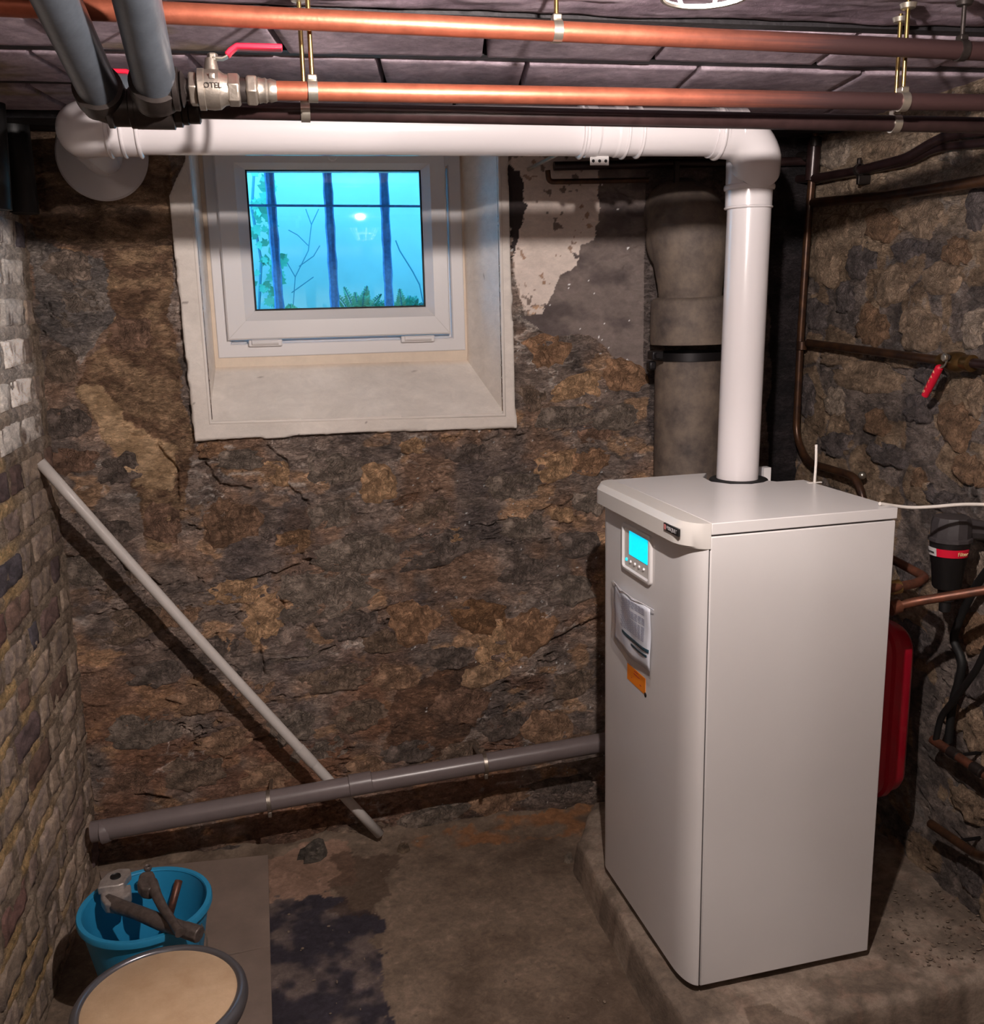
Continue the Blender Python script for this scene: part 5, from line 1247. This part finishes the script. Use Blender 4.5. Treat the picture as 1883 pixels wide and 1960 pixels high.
# black cables
tag(MB().tube(fillet([atx(1895, 1085, 1.665), atx(1868, 1120, 1.685), atx(1840, 1175, 1.69), atx(1822, 1225, 1.69), atx(1843, 1262, 1.69), atx(1836, 1300, 1.69), atx(1822, 1345, 1.69), atx(1815, 1420, 1.69)], .04, 6), .011, 10).build('black_hose', 'black_rubber'), 'black hose looping down the right wall behind the filter', 'hose')
tag(MB().tube(fillet([atx(1895, 1225, 1.63), atx(1870, 1280, 1.64), atx(1834, 1330, 1.655), atx(1800, 1372, 1.66), atx(1790, 1420, 1.66)], .03, 5), .009, 10).build('black_cable', 'black_rubber'), 'second black cable coming in from the right edge below the hose', 'cable')
# red expansion vessel hung behind the boiler
ev = bw(.655, .36, .66)
ves = empty('expansion_vessel', ev, BY, label='red expansion vessel hanging in the shadow behind the boiler', cat='vessel')
def vring(u, ins, n=8):
    y0, y1, z0, z1 = -.165 + ins, .18 - ins, -.235 + ins, .265 - ins; r = max(.075 - ins, .02)
    o = []
    for cy, cz, a in ((y1 - r, z1 - r, 0), (y0 + r, z1 - r, 1), (y0 + r, z0 + r, 2), (y1 - r, z0 + r, 3)):
        o += [(u, cy + r * math.cos(math.pi / 2 * (a + i / n)), cz + r * math.sin(math.pi / 2 * (a + i / n))) for i in range(n + 1)]
    return o
prof = [(-.060, .05), (-.052, .014), (-.040, .004), (-.010, .0), (-.004, -.009), (.014, -.009), (.020, .0), (.052, .004), (.066, .014), (.076, .05)]
vs = []; fs = []
for u, ins in prof: vs += vring(u, ins)
nn_ = len(vring(0, 0))
for i in range(len(prof) - 1):
    for k in range(nn_): fs.append((i * nn_ + k, i * nn_ + (k + 1) % nn_, (i + 1) * nn_ + (k + 1) % nn_, (i + 1) * nn_ + k))
fs += [tuple(range(nn_))[::-1], tuple(range((len(prof) - 1) * nn_, len(prof) * nn_))]
MB().add(vs, fs).build('shell', 'vessel', ves, local=True, ang=40)
MB().box((.05, .02, .05), (.19, .05, .08)).build('wall_bracket', 'strap', ves, local=True)

# ================================================================== DRAIN PIPE AND LEANING CONDUIT
YD = 2.93
da, db = aty(195, 1589, YD), aty(1140, 1424, YD); dd = (db - da) / np.linalg.norm(db - da)
drn = empty('drain_pipe', da, label='grey plastic drain pipe sloping along the foot of the back wall', cat='pipe')
MB().tube([da - dd * .03, aty(505, 1534, YD), aty(670, 1505, YD), db + dd * .12], .0325, 32).build('tube', 'drain', drn)
p = aty(668, 1504, YD); w = float(np.linalg.norm(aty(712, 1496, YD) - p)); MB().lathe([(.033, 0), (.0355, .002), (.0355, w - .002), (.033, w)], p, dd, 32).build('coupling', 'drain', drn)
q = aty(205, 1590, YD); MB().lathe([(.033, 0), (.038, .004), (.036, .02), (.033, .03)], q - dd * .02, dd, 24).build('mortar_collar', 'drain', drn)
for px, lb in ((515, 'steel ring clip on the drain pipe, left of the leaning conduit'), (928, 'steel ring clip on the drain pipe nearest the boiler')):
    t = (px - 195) / 945; p = aty(px, 1589 - 165 * t, YD)
    root = empty('pipe_clip', p, label=lb, cat='clip', group='clips on the drain pipe')
    MB().lathe([(.0325, -.007), (.0355, -.006), (.0355, .006), (.0325, .007)], p, dd, 28, caps=False).build('ring', 'nickel', root)
    MB().box((p[0] - .006, p[1] - .02, p[2] - .048), (p[0] + .006, p[1] - .008, p[2] - .030)).build('lower_lug', 'nickel', root, bevel=.002)
    MB().tube([p + [0, .03, -.01], (p[0], YW + .01, p[2] - .04)], .006, 10).build('wall_screw', 'nickel', root)
ct = aty(76, 884, 2.955)
cb = aty(727, 1597, 3.035); cb[2] = max(cb[2], .02)
cdt = empty('conduit', cb, label='pale grey plastic conduit leaning from the brick wall to the floor', cat='conduit')
dc = (cb - ct) / np.linalg.norm(cb - ct)
pc = [ct + (cb - ct) * t + np.array([0, -.0, -.012 * math.sin(math.pi * t)]) for t in np.linspace(0, 1, 12)]
o = MB().tube(pc, .0165, 20, caps=False).build('tube', 'conduit', cdt)
s_ = o.modifiers.new('wall', 'SOLIDIFY'); s_.thickness = .003; s_.offset = -1
MB().lathe([(.0172, 0), (.0185, .001), (.0185, .075), (.0172, .078)], pc[8], dc, 20, caps=False).build('sleeve_joint', 'conduit', cdt)

# ================================================================== BOARDS
def board(name, label, pts, z=.006, t=.007):
    P_ = [atz(x, y, z + t) for x, y in pts]
    o = MB().prism([(p[0], p[1]) for p in P_], z, z + t).build(name, 'board', bevel=.001); return tag(o, label, 'board', 'fibreboard sheets on the floor')
board('fibreboard_sheet', 'thin dusty board on the floor beside the bucket, farther sheet', [(190, 1668), (513, 1636), (517, 1810), (240, 1868)], .004)
board('fibreboard_sheet', 'thin dusty board on the floor, nearer sheet partly under the stool', [(170, 1890), (517, 1811), (522, 1990), (190, 2060)], .002)

# ================================================================== BUCKET AND TOOLS
BC = np.array([-.478, 2.392, 0]); BR, BH = .168, .285
bk = empty('bucket', (BC[0], BC[1], .012), label='blue plastic bucket holding tools beside the brick wall', cat='bucket')
MB().lathe([(0, 0), (.108, 0), (.112, .006), (BR - .012, BH - .03), (BR - .010, BH - .004), (BR - .014, BH - .004), (.108, .010), (0, .008)], (BC[0], BC[1], .012), n=64).build('body', 'bucket', bk, ang=40)
MB().lathe([(BR - .015, -.002), (BR - .013, .002), (BR - .002, .002), (BR, -.002), (BR, -.014), (BR - .003, -.016), (BR - .003, -.002), (BR - .012, -.004)], (BC[0], BC[1], .012 + BH), n=64, caps=False).build('rim', 'bucket', bk, ang=50)
hw = [BC + [BR * math.cos(g) * 1.01, BR * math.sin(g) * 1.01, .0] for g in (math.radians(-28),)]
h0_ = hw[0] + [0, 0, BH - .005]
MB().tube([h0_ + [-.004, 0, -.012], h0_ + [.008, -.01, -.05], h0_ + [.004, -.03, -.10], h0_ + [-.03, -.07, -.14]], .0018, 8).build('wire_handle', 'steel', bk)
TZ = .012 + BH
def tp_(x, y, dz=0): return atz(x, y, TZ + dz)
# big pipe pliers: chrome jaw, dark arm lying across the bucket
tp0_ = tp_
def tp_(x, y, dz=0): return tp0_(x, y, dz + .006)
pl_t = empty('pipe_pliers', tp_(280, 1755, .01), label='large pipe pliers with worn chrome jaw lying across the bucket', cat='pliers')
jaw = MB()
jp = [tp_(x, y, .035) for x, y in ((186, 1700), (190, 1686), (204, 1671), (226, 1662), (248, 1661), (251, 1670), (242, 1680), (238, 1690), (226, 1694), (200, 1697))]
jaw.slab(jp, (0, 0, -.022)); jw = jaw.build('upper_jaw', 'chrome', pl_t, bevel=.004, seg=3)
hc = tp_(221, 1677, .037); MB().lathe([(0, 0), (.011, 0), (.013, .002), (.014, -.002)], hc, (0, 0, 1), 20).build('pivot_hole', 'black', jw)
jb = [tp_(x, y, .018) for x, y in ((192, 1702), (222, 1700), (250, 1690), (251, 1708), (238, 1716), (232, 1732), (200, 1730), (192, 1718))]
MB().slab(jb, (0, 0, -.03)).build('lower_jaw', 'chrome', pl_t, bevel=.006, seg=3)
MB().tube([tp_(205, 1722, .006), tp_(228, 1735, .010), tp_(262, 1746, .012), tp_(310, 1766, .012), tp_(352, 1779, .012), tp_(374, 1786, .01)], [.016, .019, .018, .020, .019, .018], 10, sx=1, sy=.8).build('arm', 'rusty', pl_t, ang=50)
MB().tube([tp_(350, 1778, .011), tp_(382, 1789, .009)], [.0205, .0215], 8, sy=.85).build('arm_end', 'rusty', pl_t, bevel=.003, ang=30)
# forged club tool crossing over
fg = empty('forged_wrench', tp_(310, 1725, .05), label='dark forged iron wrench crossing on top of the pliers in the bucket', cat='wrench')
MB().tube([tp_(290, 1692, .045), tp_(300, 1714, .045), tp_(312, 1738, .042), tp_(330, 1764, .040), tp_(344, 1786, .038)], [.018, .0135, .0125, .0115, .0125], 10, sy=.85).build('handle', 'rusty', fg, ang=50)
hd_ = [tp_(x, y, .055) for x, y in ((262, 1690), (266, 1674), (272, 1668), (292, 1665), (296, 1672), (298, 1684), (300, 1696), (284, 1702), (270, 1700))]
MB().slab(hd_, (0, 0, -.032)).build('head', 'rusty', fg, bevel=.006, seg=3)
MB().lathe([(.007, -.004), (.010, 0), (.010, .008), (.0085, .010), (.006, .008), (.006, -.004)], tp_(283, 1664, .050), (0, 0, 1), 18).build('screw_eye', 'rusty', fg)
# copper offcut standing in the bucket
ca_, cb_ = atz(342, 1686, TZ - .03), np.array([BC[0] + .075, BC[1] - .02, .05])
ca_ = np.array([*atz(342, 1686, TZ - .02)])
cb_ = aty(326, 1745, ca_[1] - .02); cbb = cb_ + (cb_ - ca_) * 1.2
of = tag(MB().tube([ca_, cb_ + (cb_ - ca_) * .9], .0105, 16, caps=False).build('copper_offcut', 'copper_old'), 'short copper tube standing inside the blue bucket', 'tube')
s_ = of.modifiers.new('wall', 'SOLIDIFY'); s_.thickness = .0015

# ================================================================== STOOL
SC = np.array([-.352, 1.80, .45])
stl = empty('round_stool', (SC[0], SC[1], 0), label='round stool with tan top and grey metal rim in the lower left corner', cat='stool')
MB().lathe([(0, -.012), (.152, -.012), (.152, .0), (.150, .002), (0, .003)], SC, n=72).build('seat_top', 'seat', stl, ang=50)
MB().lathe([(.150, -.006), (.151, .004), (.157, .008), (.165, .006), (.171, -.003), (.172, -.014), (.168, -.026), (.160, -.034), (.148, -.036)], SC, n=72, caps=False).build('rim', 'rim', stl, ang=60)
MB().lathe([(.0, -.034), (.158, -.034), (.158, -.030), (0, -.030)], SC, n=48).build('underside', 'black', stl)
for k in range(3):
    g = 2 * math.pi * k / 3 + .4
    MB().tube([SC + [.11 * math.cos(g), .11 * math.sin(g), -.034], (SC[0] + .15 * math.cos(g), SC[1] + .15 * math.sin(g), .0)], .011, 12).build('leg', 'black', stl)

# ================================================================== DEBRIS
def chip(name, label, x, y, w, l, hgt, seed, col, z=0.0, cat='stone', rot=0):
    q = atz(x, y, z + .01); me = stone_mesh(name, w, l, hgt, seed, col, nb=12, nr=4, corner=1.6)
    o = bpy.data.objects.new(name, me); link(o); o.location = (q[0], q[1], z + hgt * .6); o.rotation_euler = (0, 0, rot); tag(o, label, cat, 'stone chips on the floor'); return o
chip('stone_flake', 'flat grey stone flake on the floor below the drain pipe', 600, 1628, .12, .07, .022, 901, lin(104, 96, 88), .012, rot=.5)
chip('stone_chip', 'small pale chip on the floor right of the fallen conduit end', 772, 1620, .045, .03, .012, 903, lin(140, 120, 100), .008)
chip('stone_chip', 'pale stone crumb just left of the plinth corner', 1088, 1640, .03, .025, .012, 905, lin(150, 136, 122), .006)
gm = mat('pale_grit', (118, 103, 90), .9, ns=40, na=.4)
rr_ = random.Random(31); cr2_ = MB(); cr3_ = MB()
for i in range(330):
    if i < 130: x = rr_.uniform(560, 1130); z = 0; y = 1640 - (x - 230) * .11 + rr_.gauss(14, 14)
    elif i < 190: x, y, z = rr_.uniform(520, 1180), rr_.uniform(1640, 1950), 0
    else: x, y, z = rr_.uniform(1690, 1883), rr_.uniform(1700, 1850), SZ - .002
    q = atz(x, y, z)
    if q[1] > YW - .04 or (z == 0 and q[0] > .72): continue
    if z == 0 and abs(x - 600) < 70 and abs(y - 1628) < 40: continue
    s = rr_.uniform(.0014, .0036) * (1.7 if rr_.random() < .1 else 1); a = rr_.random() * 3
    (cr3_ if z else cr2_).ballast((q[0], q[1], z + (.003 if z else .003)), s, 6, 4, (1.2 * abs(math.cos(a)) + .6, 1.2 * abs(math.sin(a)) + .6, .6))
tag(cr2_.build('grit', gm), 'scattered grit and crumbs on the floor by the back wall', 'grit', kind='stuff')
tag(cr3_.build('grit', gm), 'scattered grit on the plinth right of the boiler', 'grit', kind='stuff')
